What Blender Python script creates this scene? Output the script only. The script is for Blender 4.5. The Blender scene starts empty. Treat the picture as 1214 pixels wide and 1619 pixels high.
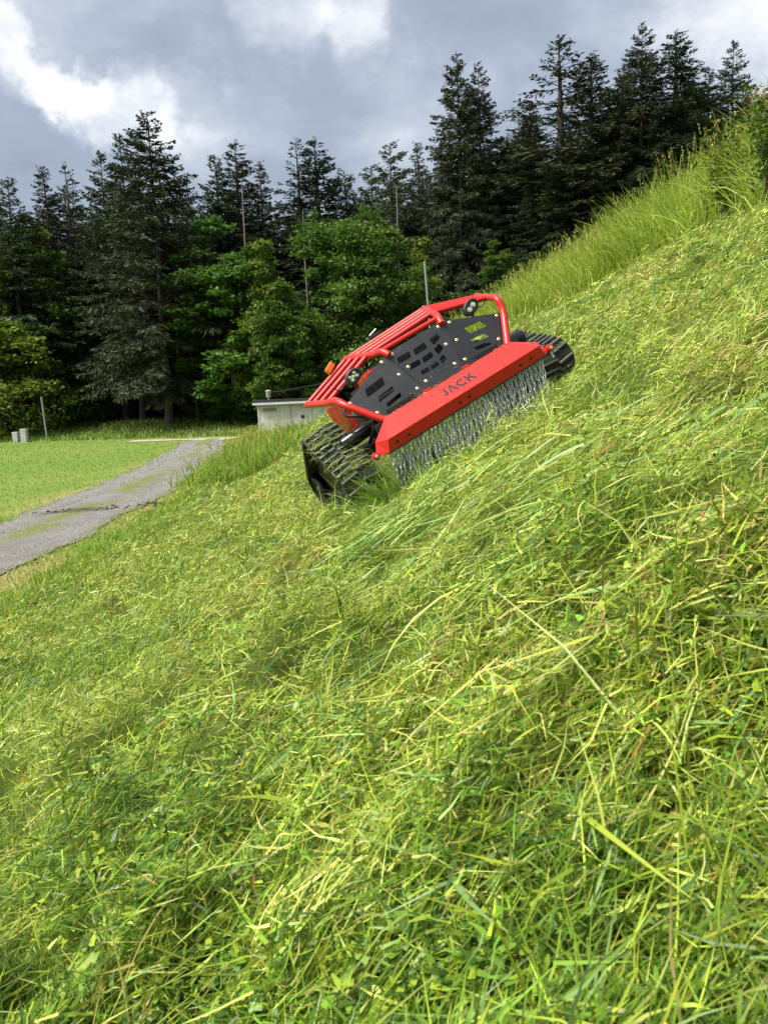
import bpy, bmesh, math, random
import numpy as np
from mathutils import Vector, Matrix
from mathutils.geometry import tessellate_polygon

random.seed(7)
rng = np.random.default_rng(11)
sc = bpy.context.scene
COL = sc.collection
rad = math.radians

# ------------------------------------------------------------------ camera
CAM_Z = 2.5                      # above the lawn
FPX, PW, PH = 1200.0, 1214.0, 1619.0
PITCH, ROLL = rad(8.74), rad(2.5)
cF = Vector((0, math.cos(PITCH), -math.sin(PITCH)))
_r0 = Vector((1, 0, 0)); _u0 = _r0.cross(cF)
cR = math.cos(ROLL) * _r0 - math.sin(ROLL) * _u0
cU = math.sin(ROLL) * _r0 + math.cos(ROLL) * _u0
cC = Vector((0, 0, CAM_Z))
cam_d = bpy.data.cameras.new('camera')
cam = bpy.data.objects.new('camera', cam_d); COL.objects.link(cam)
cam.matrix_world = Matrix(((cR.x, cU.x, -cF.x, cC.x), (cR.y, cU.y, -cF.y, cC.y), (cR.z, cU.z, -cF.z, cC.z), (0, 0, 0, 1)))
cam_d.sensor_fit = 'VERTICAL'
cam_d.sensor_height = 36.0
cam_d.lens = 36.0 * FPX / PH
cam_d.clip_start = 0.05; cam_d.clip_end = 3000
cam_d.dof.use_dof = True
cam_d.dof.focus_distance = 5.4
cam_d.dof.aperture_fstop = 14.0
sc.camera = cam

def ray(px, py):
    return (cF + cR * ((px - PW / 2) / FPX) + cU * ((PH / 2 - py) / FPX))
def at(px, py, Y):
    d = ray(px, py); return cC + d * (Y / d.y)

# ------------------------------------------------------------------ light
SUN_TO = Vector((-0.60, -0.22, 0.90)).normalized()      # towards the sun
EXPOSURE = 1.35
SUN_POWER, SUN_ANGLE = 3.1, 30
CLOUD_GAIN = 0.225
sun_d = bpy.data.lights.new('sun', 'SUN'); sun_d.energy = SUN_POWER; sun_d.angle = rad(SUN_ANGLE); sun_d.color = (1, .95, .86)
sun = bpy.data.objects.new('sun', sun_d); COL.objects.link(sun)
sun.rotation_euler = (-SUN_TO).to_track_quat('-Z', 'Y').to_euler()
sun.location = (-20, -10, 30)

world = bpy.data.worlds.new('World'); sc.world = world; world.use_nodes = True
wt = world.node_tree; wt.nodes.clear()
def N(t, typ, **kw):
    n = t.nodes.new(typ)
    for k, v in kw.items():
        if k.startswith('i_'):
            key = k[2:]; n.inputs[int(key) if key.isdigit() else key.replace('_', ' ')].default_value = v
        else: setattr(n, k, v)
    return n
def link(t, a, b): t.links.new(a, b)
def vmath(t, op, a, b=None):
    n = N(t, 'ShaderNodeVectorMath', operation=op)
    for i, v in enumerate((a, b)):
        if v is None: continue
        if hasattr(v, 'links'): link(t, v, n.inputs[i])
        else: n.inputs[i].default_value = v
    return n.outputs['Value'] if op in ('DOT_PRODUCT', 'LENGTH') else n.outputs[0]
def mth(t, op, a, b=None, c=None, clamp=False):
    n = N(t, 'ShaderNodeMath', operation=op); n.use_clamp = clamp
    for i, v in enumerate((a, b, c)):
        if v is None: continue
        if hasattr(v, 'links'): link(t, v, n.inputs[i])
        else: n.inputs[i].default_value = v
    return n.outputs[0]
def ramp(t, fac, stops):
    n = N(t, 'ShaderNodeValToRGB'); cr = n.color_ramp
    while len(cr.elements) < len(stops): cr.elements.new(.5)
    for e, (p, c) in zip(cr.elements, stops): e.position = p; e.color = (*c, 1)
    link(t, fac, n.inputs[0]); return n.outputs[0]
def noise(t, vec, scale, detail=4, rough=.5, dist=0.0, out='Fac'):
    n = N(t, 'ShaderNodeTexNoise'); n.inputs['Scale'].default_value = scale; n.inputs['Detail'].default_value = detail
    n.inputs['Roughness'].default_value = rough; n.inputs['Distortion'].default_value = dist
    if vec is not None: link(t, vec, n.inputs['Vector'])
    return n.outputs[out]

tc = N(wt, 'ShaderNodeTexCoord')
dirv = vmath(wt, 'NORMALIZE', tc.outputs['Generated'])
sky = N(wt, 'ShaderNodeTexSky'); sky.sky_type = 'NISHITA'; sky.sun_disc = False
sky.sun_elevation = math.asin(SUN_TO.z); sky.sun_rotation = math.atan2(SUN_TO.x, SUN_TO.y)
# cloud layer: fbm on a flattened dome, broken cover
sep = N(wt, 'ShaderNodeSeparateXYZ'); link(wt, dirv, sep.inputs[0])
den = mth(wt, 'ADD', mth(wt, 'MAXIMUM', sep.outputs[2], 0.0), 0.22)
flat = N(wt, 'ShaderNodeCombineXYZ')
link(wt, mth(wt, 'DIVIDE', sep.outputs[0], den), flat.inputs[0]); link(wt, mth(wt, 'DIVIDE', sep.outputs[1], den), flat.inputs[1])
flat.inputs[2].default_value = 3.7
warp = vmath(wt, 'SCALE', vmath(wt, 'SUBTRACT', noise(wt, dirv, 5.5, 7, .62, out='Color'), (.5, .5, .5)), None)
warp.node.inputs['Scale'].default_value = 0.26
wdir = vmath(wt, 'NORMALIZE', vmath(wt, 'ADD', dirv, warp))
big = noise(wt, flat.outputs[0], 1.0, 6, .55, .4)
fine = noise(wt, flat.outputs[0], 3.6, 6, .6, .3)
val = mth(wt, 'ADD', mth(wt, 'MULTIPLY', mth(wt, 'SUBTRACT', big, .5), 0.70), mth(wt, 'MULTIPLY', mth(wt, 'SUBTRACT', fine, .5), .50))
val = mth(wt, 'ADD', val, 0.42)
# the cloud banks and breaks over this wood: (photo position, radius in degrees, brightness)
BANKS = [((10, 75), 2.8, .22), ((70, 100), 2.6, .24), ((110, 140), 2.4, .26), ((150, 180), 2.6, .28), ((215, 190), 3.0, .14), ((310, 195), 4, .16), ((440, 5), 3.0, .22), ((545, 40), 2.4, .22), ((1180, 15), 4.5, .18), ((150, 70), 5, -.14), ((1000, 40), 7, -.06),
         ((50, 225), 6.5, -.24), ((620, 110), 12, -.10), ((250, 95), 5, .02), ((900, 120), 11, -.10), ((640, 225), 5, .14), ((150, 20), 6, .0), ((330, 60), 4.5, -.10)]
for (px, py), r, amp in BANKS:
    c = ray(px, py).normalized()
    dt = vmath(wt, 'DOT_PRODUCT', wdir, tuple(c))
    mr = N(wt, 'ShaderNodeMapRange'); mr.interpolation_type = 'SMOOTHSTEP'
    link(wt, dt, mr.inputs[0]); mr.inputs[1].default_value = math.cos(rad(r * 1.25)); mr.inputs[2].default_value = math.cos(rad(r * .25))
    mr.inputs[3].default_value = 0; mr.inputs[4].default_value = amp
    val = mth(wt, 'ADD', val, mr.outputs[0])
ccol = ramp(wt, val, [(0.0, (.52, .57, .72)), (.30, (.75, .86, 1.06)), (.48, (1.08, 1.18, 1.35)), (.62, (1.65, 1.70, 1.80)), (.9, (2.7, 2.7, 2.7))])
b1 = N(wt, 'ShaderNodeBackground'); link(wt, sky.outputs[0], b1.inputs[0]); b1.inputs[1].default_value = 0.08
b2 = N(wt, 'ShaderNodeBackground'); link(wt, ccol, b2.inputs[0]); b2.inputs[1].default_value = CLOUD_GAIN
mx = N(wt, 'ShaderNodeMixShader'); mx.inputs[0].default_value = 0.93
link(wt, b1.outputs[0], mx.inputs[1]); link(wt, b2.outputs[0], mx.inputs[2])
wo = N(wt, 'ShaderNodeOutputWorld'); link(wt, mx.outputs[0], wo.inputs[0])

vs = sc.view_settings
vs.view_transform = 'Standard'; vs.look = 'None'; vs.gamma = 1.0; vs.exposure = EXPOSURE; vs.use_curve_mapping = False

# ------------------------------------------------------------------ helpers
def tag(o, label=None, cat=None, group=None, kind=None):
    if label: o['label'] = label
    if cat: o['category'] = cat
    if group: o['group'] = group
    if kind: o['kind'] = kind
    return o
def empty(name, loc=(0, 0, 0)):
    o = bpy.data.objects.new(name, None); COL.objects.link(o); o.location = loc; o.empty_display_size = .2; return o
def link_mesh(name, me, mat=None, parent=None):
    if mat is not None and not me.materials: me.materials.append(mat)
    o = bpy.data.objects.new(name, me); COL.objects.link(o)
    if parent is not None: o.parent = parent
    return o
def np_mesh(name, V, T, cols=None, smooth=False):
    me = bpy.data.meshes.new(name)
    V = np.asarray(V, np.float32); T = np.asarray(T, np.int32)
    me.vertices.add(len(V)); me.vertices.foreach_set('co', V.ravel())
    k = T.shape[1]
    me.loops.add(T.size); me.loops.foreach_set('vertex_index', T.ravel())
    me.polygons.add(len(T)); me.polygons.foreach_set('loop_start', np.arange(0, T.size, k, dtype=np.int32))
    try: me.polygons.foreach_set('loop_total', np.full(len(T), k, np.int32))
    except Exception: pass
    if smooth: me.polygons.foreach_set('use_smooth', np.ones(len(T), bool))
    if cols is not None:
        a = me.attributes.new('col', 'FLOAT_COLOR', 'POINT')
        c = np.ones((len(V), 4), np.float32); c[:, :3] = cols; a.data.foreach_set('color', c.ravel())
    me.update(calc_edges=True); me.validate()
    return me
def _h(ix, iy, s):
    n = (ix.astype(np.int64) * 374761393 + iy.astype(np.int64) * 668265263 + s * 974634777) & 0xffffffff
    n = ((n ^ (n >> 13)) * 1274126177) & 0xffffffff
    return ((n ^ (n >> 16)) & 0xffff) / 65535.0
def vn(x, y, s=0):
    x = np.asarray(x, float); y = np.asarray(y, float)
    ix = np.floor(x); iy = np.floor(y); fx = x - ix; fy = y - iy
    fx = fx * fx * (3 - 2 * fx); fy = fy * fy * (3 - 2 * fy); ix = ix.astype(int); iy = iy.astype(int)
    a = _h(ix, iy, s); b = _h(ix + 1, iy, s); c = _h(ix, iy + 1, s); d = _h(ix + 1, iy + 1, s)
    return (a * (1 - fx) + b * fx) * (1 - fy) + (c * (1 - fx) + d * fx) * fy
def fbm(x, y, s=0, o=3):
    r = 0; a = .5; t = 0
    for k in range(o):
        r = r + a * vn(x * 2 ** k + 17.3 * k, y * 2 ** k - 9.1 * k, s + k); t += a; a *= .5
    return r / t
def sst(a, b, x):
    t = np.clip((np.asarray(x, float) - a) / (b - a), 0, 1); return t * t * (3 - 2 * t)

# ------------------------------------------------------------------ materials
def pmat(name, color, rough=.5, metal=0.0, spec=.5, bump=None, var=None, coat=0):
    m = bpy.data.materials.new(name); m.use_nodes = True; t = m.node_tree; b = t.nodes['Principled BSDF']
    b.inputs['Base Color'].default_value = (*color, 1); b.inputs['Roughness'].default_value = rough; b.inputs['Metallic'].default_value = metal
    b.inputs['Specular IOR Level'].default_value = spec; b.inputs['Coat Weight'].default_value = coat
    tcn = N(t, 'ShaderNodeTexCoord')
    if var:       # (scale, amount, colour2): patches of another colour
        f = noise(t, tcn.outputs['Object'], var[0], 5, .65)
        link(t, ramp(t, f, [(.5 - .18, color), (.5 + .22, var[1])]), b.inputs['Base Color'])
        r = N(t, 'ShaderNodeMapRange'); link(t, f, r.inputs[0]); r.inputs[3].default_value = rough - .1; r.inputs[4].default_value = rough + .18
        link(t, r.outputs[0], b.inputs['Roughness'])
    if bump:
        bn = N(t, 'ShaderNodeBump'); bn.inputs['Strength'].default_value = bump[1]; bn.inputs['Distance'].default_value = bump[2] if len(bump) > 2 else .01
        link(t, noise(t, tcn.outputs['Object'], bump[0], 4), bn.inputs['Height']); link(t, bn.outputs[0], b.inputs['Normal'])
    return m
def leafmat(name, trans=.35, rough=.5, spec=.3, objvar=0.0):
    m = bpy.data.materials.new(name); m.use_nodes = True; t = m.node_tree; b = t.nodes['Principled BSDF']; out = t.nodes['Material Output']
    a = N(t, 'ShaderNodeAttribute', attribute_name='col'); c = a.outputs['Color']
    if objvar:
        oi = N(t, 'ShaderNodeObjectInfo'); hs = N(t, 'ShaderNodeHueSaturation')
        mr = N(t, 'ShaderNodeMapRange'); link(t, oi.outputs['Random'], mr.inputs[0]); mr.inputs[3].default_value = 1 - objvar; mr.inputs[4].default_value = 1 + objvar
        link(t, mr.outputs[0], hs.inputs['Value'])
        mr2 = N(t, 'ShaderNodeMapRange'); link(t, mth(t, 'FRACT', mth(t, 'MULTIPLY', oi.outputs['Random'], 7.31)), mr2.inputs[0]); mr2.inputs[3].default_value = .485; mr2.inputs[4].default_value = .515
        link(t, mr2.outputs[0], hs.inputs['Hue']); link(t, c, hs.inputs['Color']); c = hs.outputs[0]
    link(t, c, b.inputs['Base Color']); b.inputs['Roughness'].default_value = rough; b.inputs['Specular IOR Level'].default_value = spec
    tr = N(t, 'ShaderNodeBsdfTranslucent'); link(t, c, tr.inputs[0])
    mxs = N(t, 'ShaderNodeMixShader'); mxs.inputs[0].default_value = trans
    link(t, b.outputs[0], mxs.inputs[1]); link(t, tr.outputs[0], mxs.inputs[2]); link(t, mxs.outputs[0], out.inputs[0])
    return m
def attrmat(name, rough=.9, bump=(30, .5, .02), spec=.2, fine=None):
    m = bpy.data.materials.new(name); m.use_nodes = True; t = m.node_tree; b = t.nodes['Principled BSDF']
    a = N(t, 'ShaderNodeAttribute', attribute_name='col'); tcn = N(t, 'ShaderNodeTexCoord'); c = a.outputs['Color']
    if fine:
        f = noise(t, tcn.outputs['Object'], fine[0], 6, .7)
        mul = ramp(t, f, [(.3, (fine[1],) * 3), (.7, (fine[2],) * 3)])
        mixn = N(t, 'ShaderNodeMix', data_type='RGBA', blend_type='MULTIPLY'); mixn.inputs[0].default_value = 1
        link(t, c, mixn.inputs[6]); link(t, mul, mixn.inputs[7]); c = mixn.outputs[2]
    link(t, c, b.inputs['Base Color']); b.inputs['Roughness'].default_value = rough; b.inputs['Specular IOR Level'].default_value = spec
    bn = N(t, 'ShaderNodeBump'); bn.inputs['Strength'].default_value = bump[1]; bn.inputs['Distance'].default_value = bump[2]
    link(t, noise(t, tcn.outputs['Object'], bump[0], 6, .7), bn.inputs['Height']); link(t, bn.outputs[0], b.inputs['Normal'])
    return m

M_GRASS = leafmat('grass_blade', .27, .40, .40)
M_TALL = leafmat('tall_grass_blade', .42, .45, .3)
M_CONIFER = leafmat('conifer_needles', .12, .6, .15, .16)
M_LEAF = leafmat('broad_leaves', .33, .5, .25, .10)
M_BARK = pmat('bark', (.055, .042, .032), .9, var=(6, (.10, .085, .07)), bump=(14, .8, .03))
M_PALEBARK = pmat('pale_bark', (.30, .27, .23), .85, var=(4, (.14, .12, .10)))
M_GROUND = attrmat('grassy_ground', .95, (9, .7, .03), .15, (14, .55, 1.35))
M_ROAD = attrmat('gravel_surface', .92, (45, .9, .025), .25, (28, .42, 1.6))

# ------------------------------------------------------------------ terrain
_px = np.linspace(-6, 40, 1500)
_ps = np.interp(_px, [-6, -5.1, -4.3, -3, -1.5, -.4, 1, 2.2, 4.5, 7, 9, 11, 14, 20, 40], [0, 0, .25, .42, .50, .52, .54, .60, .64, .60, .50, .25, .12, .08, .05])
_pz = np.concatenate([[0], np.cumsum((_ps[1:] + _ps[:-1]) / 2 * np.diff(_px))])
_z0 = np.interp(0, _px, _pz); HILL = 1.83 / _z0 if False else 1.0
_pz = np.where(_px < 0, _pz * (1.83 / _z0), _pz - _z0 + 1.83)
def shift(y):
    y = np.clip(np.asarray(y, float), 8, 50); return -.0025 * (y - 8) ** 2
def relx(x, y): return np.asarray(x, float) - shift(y)
def base_z(x, y):
    x = np.asarray(x, float); y = np.asarray(y, float)
    fade = 1 - sst(38, 47, y) * (1 - sst(2, 10, x))
    z = np.interp(relx(x, y), _px, _pz) * fade
    return z + np.clip((y - 57 - .3 * np.clip(-x, 0, 60)) * .11, 0, 9) + sst(2, 30, x) * 3 * sst(30, 60, y)
# machine footprint frame (needed for the grass round it)
TH, YAW = .4948, .2967
ORG = Vector((.6796, 4.9099, 2.2499))
e1 = Vector((math.cos(TH), 0, math.sin(TH))); e2 = Vector((0, 1, 0)); eN = e1.cross(e2)
mW = math.cos(YAW) * e1 + math.sin(YAW) * e2; mD = -math.sin(YAW) * e1 + math.cos(YAW) * e2
def mloc(x, y):
    z = base_z(x, y); d = np.stack([x - ORG.x, y - ORG.y, z - ORG.z], -1)
    return d @ np.array(mW), d @ np.array(mD)
def mown(x, y):
    r = relx(x, y); return sst(-4.9, -4.1, r) * (1 - sst(24, 40, y) * .6)
def lumps(x, y):
    u = .80 * x - .6 * y; v = .6 * x + .80 * y
    a = (fbm(u * 2.6, v * 1.5, 5, 2) - .5) * .24 + (np.abs(2 * fbm(u * 3.4, v * 2.6, 9, 2) - 1) - .25) * .28 + (fbm(u * 9, v * 8, 13, 2) - .5) * .10
    px_, py_ = mloc(x, y); near = np.exp(-(np.maximum(np.abs(px_) - 1.05, 0) / .20) ** 2 - (np.maximum(np.abs(py_ - .35) - .55, 0) / .22) ** 2)
    return (a * (1 - near) - .115 * near) * mown(x, y)
def ground(x, y): return base_z(x, y) + lumps(x, y)

def geo(a, n, g): return a * (g ** np.arange(1, n + 1) - 1) / (g - 1)
xs = np.concatenate([(-6 - geo(.08, 46, 1.13))[::-1], np.arange(-6, 9, .08), 9 + geo(.08, 46, 1.13)])
ys = np.concatenate([(-3 - geo(.15, 26, 1.15))[::-1], np.arange(-3, 11, .09), 11 + geo(.085, 62, 1.075)])
ys = np.concatenate([ys, ys[-1] + geo(6, 14, 1.25)])
GX, GY = np.meshgrid(xs, ys)
GZ = ground(GX, GY) - (.05 + .03 * sst(6, 14, GY)) * mown(GX, GY)
V = np.stack([GX, GY, GZ], -1).reshape(-1, 3)
nx, ny = len(xs), len(ys)
ii = (np.arange(ny - 1)[:, None] * nx + np.arange(nx - 1)[None]).ravel()
Q = np.stack([ii, ii + 1, ii + nx + 1, ii + nx], 1)
def zone_cols(x, y):
    r = relx(x, y); n1 = fbm(x * .9, y * .9, 21); n2 = fbm(x * .25, y * .25, 22)
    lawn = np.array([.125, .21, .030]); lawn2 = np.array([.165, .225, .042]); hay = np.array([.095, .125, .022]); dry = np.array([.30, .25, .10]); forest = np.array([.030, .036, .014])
    c = lawn + (lawn2 - lawn) * sst(.35, .7, n2)[..., None]
    w = (sst(-6.9, -6.0, r) * (1 - sst(-5.0, -4.6, r)) + sst(-9.6, -8.7, r) * (1 - sst(-8.7, -8.4, r)))[..., None] * sst(.25, .6, n1)[..., None] * .8
    c = c * (1 - w) + dry * w
    m = sst(-5.0, -4.4, r)[..., None]; c = c * (1 - m) + hay * m
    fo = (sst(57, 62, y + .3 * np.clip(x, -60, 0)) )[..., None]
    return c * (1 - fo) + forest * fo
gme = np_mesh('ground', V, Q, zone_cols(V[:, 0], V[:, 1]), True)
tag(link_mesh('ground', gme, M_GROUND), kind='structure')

# gravel road ------------------------------------------------------
yr = np.concatenate([np.arange(-25, 6, 1.0), np.arange(6, 30, .25), np.arange(30, 53.5, .4)])
tt = np.linspace(0, 1, 26)
RL, RR = -8.55, -5.75
def road_edges(y):
    return RL + shift(y) + .28 * (fbm(y * .9, y * 0, 41) - .5) * 2, RR + shift(y) + .30 * (fbm(y * .8, y * 0 + 5, 43) - .5) * 2
a, b = road_edges(yr)
RX = a[:, None] + (b - a)[:, None] * tt[None]; RY = np.repeat(yr[:, None], len(tt), 1)
RZ = base_z(RX, RY) + .022 + .02 * np.sin(np.pi * tt)[None] - .012 * np.exp(-((tt - .27) / .09) ** 2)[None] - .012 * np.exp(-((tt - .73) / .09) ** 2)[None] + .012 * (fbm(RX * 2, RY * 2, 44) - .5)
Vr = np.stack([RX, RY, RZ], -1).reshape(-1, 3); nxr = len(tt)
ii = (np.arange(len(yr) - 1)[:, None] * nxr + np.arange(nxr - 1)[None]).ravel()
Qr = np.stack([ii, ii + 1, ii + nxr + 1, ii + nxr], 1)
tflat = np.repeat(tt[None], len(yr), 0).ravel(); x, y = Vr[:, 0], Vr[:, 1]
cg = np.array([.185, .174, .162]) * (0.75 + .5 * fbm(x * 3, y * 3, 46)[:, None])
weed = (np.exp(-((tflat - .5) / .16) ** 2) * sst(.36, .58, fbm(x * 1.3, y * .7, 47)) + .8 * (sst(.88, 1, tflat) + sst(.1, 0, tflat)) * sst(.3, .6, fbm(x * 2, y * 2, 48)))[:, None]
weed = np.clip(weed, 0, 1)
cg = cg * (1 - weed) + np.array([.15, .17, .05]) * weed
mud = (np.exp(-((y - 18.6 - .25 * (x + 7)) / .35) ** 2) * sst(.5, .62, fbm(x * 2.2, y * 3, 49)))[:, None] * sst(-9, -8, x)[:, None]
cg = cg * (1 - mud) + np.array([.055, .048, .04]) * mud
tag(link_mesh('gravel_road', np_mesh('gravel_road', Vr, Qr, cg, True), M_ROAD), kind='structure')

# pale cross path at the far end of the road
M_PATH = pmat('pale_gravel', (.42, .36, .29), .95, var=(3, (.34, .30, .25)))
yp = np.linspace(0, 1, 30)
pa = at(205, 692, 55); pb = at(372, 690, 52.5)
P0 = np.array([pa.x, pa.y]); P1 = np.array([pb.x, pb.y])
pv = []
for t_ in yp:
    c = P0 + (P1 - P0) * t_
    for k in (-1, 1):
        q = c + np.array([0, k * (1.0 + .25 * math.sin(9 * t_))]); pv.append((q[0], q[1], float(base_z(q[0], q[1])) + .03))
pq = [[2 * i, 2 * i + 2, 2 * i + 3, 2 * i + 1] for i in range(29)]
tag(link_mesh('path', np_mesh('path', pv, pq), M_PATH), kind='structure')

# ------------------------------------------------------------------ grass generator
def blades(base, az, el, L, Wd, bend, cols, seg=2, roll=None, twist=None, tip=.12):
    """strips of grass; base Nx3, az/el start direction, bend = change of elevation along the blade"""
    n = len(base); st = seg + 1
    p = np.array(base, float); out = np.zeros((n, st * 2, 3))
    if roll is None: roll = rng.uniform(-1.3, 1.3, n)
    if twist is None: twist = rng.normal(0, .35, n)
    for k in range(st):
        t = k / seg
        e = el - bend * t; a = az + twist * t
        d = np.stack([np.cos(e) * np.cos(a), np.cos(e) * np.sin(a), np.sin(e)], -1)
        s = np.stack([-np.sin(a), np.cos(a), 0 * a], -1); u = np.cross(s, d)
        wv = s * np.cos(roll)[:, None] + u * np.sin(roll)[:, None]
        w = Wd * (1 - (1 - tip) * t ** 1.6) * .5
        out[:, 2 * k] = p - wv * w[:, None]; out[:, 2 * k + 1] = p + wv * w[:, None]
        p = p + d * (L / seg)[:, None]
    b0 = (np.arange(n) * st * 2)[:, None]
    T = []
    for k in range(seg):
        q = 2 * k; T.append(b0 + np.array([q, q + 1, q + 3, q + 2]))
    T = np.stack(T, 1).reshape(-1, 4)
    return out.reshape(-1, 3), T, np.repeat(cols, st * 2, 0)
def join(parts):
    Vs, Ts, Cs = [], [], []; o = 0
    for v, t, c in parts: Vs.append(v); Ts.append(t + o); Cs.append(c); o += len(v)
    return np.concatenate(Vs), np.concatenate(Ts), np.concatenate(Cs)
def stuff(name, parts, mat, label, cat):
    v, t, c = join(parts)
    o = link_mesh(name, np_mesh(name, v, t, c), mat); tag(o, label, cat, kind='stuff'); return o
PAL = dict(pale=(.52, .56, .135), lime=(.33, .42, .042), green=(.155, .28, .026), deep=(.055, .12, .018), straw=(.50, .42, .13), brown=(.26, .135, .04), blue=(.22, .36, .11), orange=(.50, .24, .035))
PN = list(PAL); PC = np.array([PAL[k] for k in PN])
def pick(n, weights, jitter=.24):
    w = np.array([weights.get(k, 0) for k in PN], float)
    if w.sum() == 0: w[:] = 1
    i = rng.choice(len(PN), n, p=w / w.sum()); return np.clip(PC[i] * rng.lognormal(0, jitter, (n, 1)) * rng.lognormal(0, .05, (n, 3)), 0, .9)
def polar(n, r0, r1, a0=-.78, a1=.80):
    """points round the camera's foot, thinning out with distance"""
    r = r0 * (r1 / r0) ** rng.uniform(0, 1, n); a = rng.uniform(a0, a1, n)
    return r * np.sin(a), r * np.cos(a), r
UPPER = lambda y: 4.35 + .55 * (fbm(np.asarray(y) * .6, np.asarray(y) * 0, 61) - .5) * 2     # lower edge of the unmown grass
def is_mown(x, y):
    r = relx(x, y); return (r > -4.7) & (r < UPPER(y)) & ~((r < -2.4 - .0 * y) & (y > 21))

# 1. clippings --------------------------------------------------------
def clippings(n, r0, r1, seg, steep=False):
    x, y, r = polar(n, r0, r1); k = is_mown(x, y); mx_, my_ = mloc(x, y)
    if steep: k &= np.hypot(lumps(x + .05, y) - lumps(x - .05, y), lumps(x, y + .05) - lumps(x, y - .05)) > .055      # the steep sides of the heaps need more cover
    k &= ~((np.abs(mx_) < .98) & (my_ > .15) & (my_ < 1.3) & (rng.uniform(0, 1, n) < .8))
    x, y, r = x[k], y[k], r[k]; n = len(x)
    # most of it lies in small matted heaps with hollows between
    nc = max(10, n // 42); ci = rng.integers(0, nc, n); R = (rng.uniform(.035, .085, nc) * (1 + .09 * r[:nc]))[ci]; off = rng.normal(0, .55, (n, 2)); inh = rng.uniform(0, 1, n) < (.0 if steep else .74)
    dome = np.clip(1 - (off ** 2).sum(1) / 1.6, 0, 1) * rng.uniform(.35, 1.0, nc)[ci] * np.clip(R * 1.15, .03, .15)
    x = np.where(inh, x[:nc][ci] + off[:, 0] * R, x); y = np.where(inh, y[:nc][ci] + off[:, 1] * R, y); r = np.hypot(x, y); ctint = rng.lognormal(0, .16, nc)[ci]; cg_ = rng.normal(0, .10, nc)[ci]
    hz = rng.uniform(0, 1, n) ** 1.6 * (.025 + .05 * fbm(x * 4, y * 4, 71)) + np.where(inh, dome * rng.uniform(.5, 1, n), 0)
    mx_, my_ = mloc(x, y); hz *= 1 - .75 * np.exp(-(np.maximum(np.abs(mx_) - 1.0, 0) / .2) ** 2 - (np.maximum(np.abs(my_ - .3) - .55, 0) / .2) ** 2)
    z = ground(x, y) + hz
    n1 = fbm(x * 1.7, y * 1.7, 72); n2 = fbm(x * .8, y * .8, 73)
    streak = np.where(rng.uniform(0, 1, n) < .28, -.62 + rng.normal(0, .55, n) + 2 * (n2 - .5), rng.uniform(0, 2 * np.pi, n))
    # lie on the hillside: elevation follows the slope in the blade's direction
    slope = np.arctan(np.cos(streak) * .5)
    el = slope + rng.normal(.10, .34, n) + (rng.uniform(0, 1, n) < .12) * rng.uniform(.2, .9, n)
    L = rng.lognormal(math.log(.038), .5, n) * (1 + .10 * r); L = np.clip(L, .02, .32)
    Wd = np.maximum(rng.uniform(.0018, .0046, n), .00110 * r * rng.uniform(.7, 1.3, n))
    cols = np.empty((n, 3)); g = .5 + (n1 - .5) * 1.5 + rng.normal(0, .07, n) + np.where(inh, cg_, 0)
    A = pick(n, dict(pale=30, lime=46, green=18, deep=4, straw=5, brown=.6, blue=2)); B = pick(n, dict(pale=5, lime=26, green=44, deep=18, straw=1, blue=6)); Cc = pick(n, dict(pale=24, lime=30, straw=26, brown=8, green=12))
    cols[:] = A; m = g < .44; cols[m] = B[m]; m = g > .75; cols[m] = Cc[m]
    cols = np.clip(cols * np.where(inh, ctint, 1)[:, None], 0, .9)
    return blades(np.stack([x, y, z], -1), streak, el, L, Wd, rng.normal(0, .9, n), cols, seg)
parts = [clippings(150000, .45, 4, 2), clippings(186000, 3, 12, 2), clippings(110000, 9, 45, 1), clippings(56000, .8, 14, 2, True)]
stuff('grass_clippings', parts, M_GRASS, 'freshly mown yellow-green grass clippings lying matted over the whole slope', 'clippings')

# 2. stubble and standing grass on the mown slope -----------------------
def standing(n, r0, r1, hmin, hmax, thr, a0=-.78, a1=.80, wts=None, seg=3, near=0):
    x, y, r = polar(n, r0, r1, a0, a1); k = is_mown(x, y) & (fbm(x * 1.9, y * 1.9, 81) + near * (1 - r / r1) * .35 > thr)
    mx_, my_ = mloc(x, y); k &= ~((np.abs(mx_) < 1.0) & (my_ > -.05) & (my_ < 1.3))
    x, y, r = x[k], y[k], r[k]; n = len(x)
    L = rng.uniform(hmin, hmax, n) * rng.uniform(.6, 1.1, n); Wd = np.maximum(rng.uniform(.003, .0062, n), .0009 * r)
    cols = pick(n, wts or dict(lime=40, green=42, pale=8, deep=8, straw=3, blue=5, orange=.6, brown=.6))
    return blades(np.stack([x, y, ground(x, y) - .01], -1), rng.uniform(0, 2 * np.pi, n), rng.uniform(.75, 1.5, n), L, Wd, rng.uniform(-.1, 1.3, n), cols, seg)
parts = [standing(9000, .45, 5, .05, .14, .5), standing(6500, .45, 1.9, .04, .13, .55, near=1), standing(520, .55, 1.5, .13, .28, .55, .22, .80, near=1, wts=dict(lime=50, green=40, pale=10)),
         standing(9000, 4, 20, .06, .16, .5, seg=2)]
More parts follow.
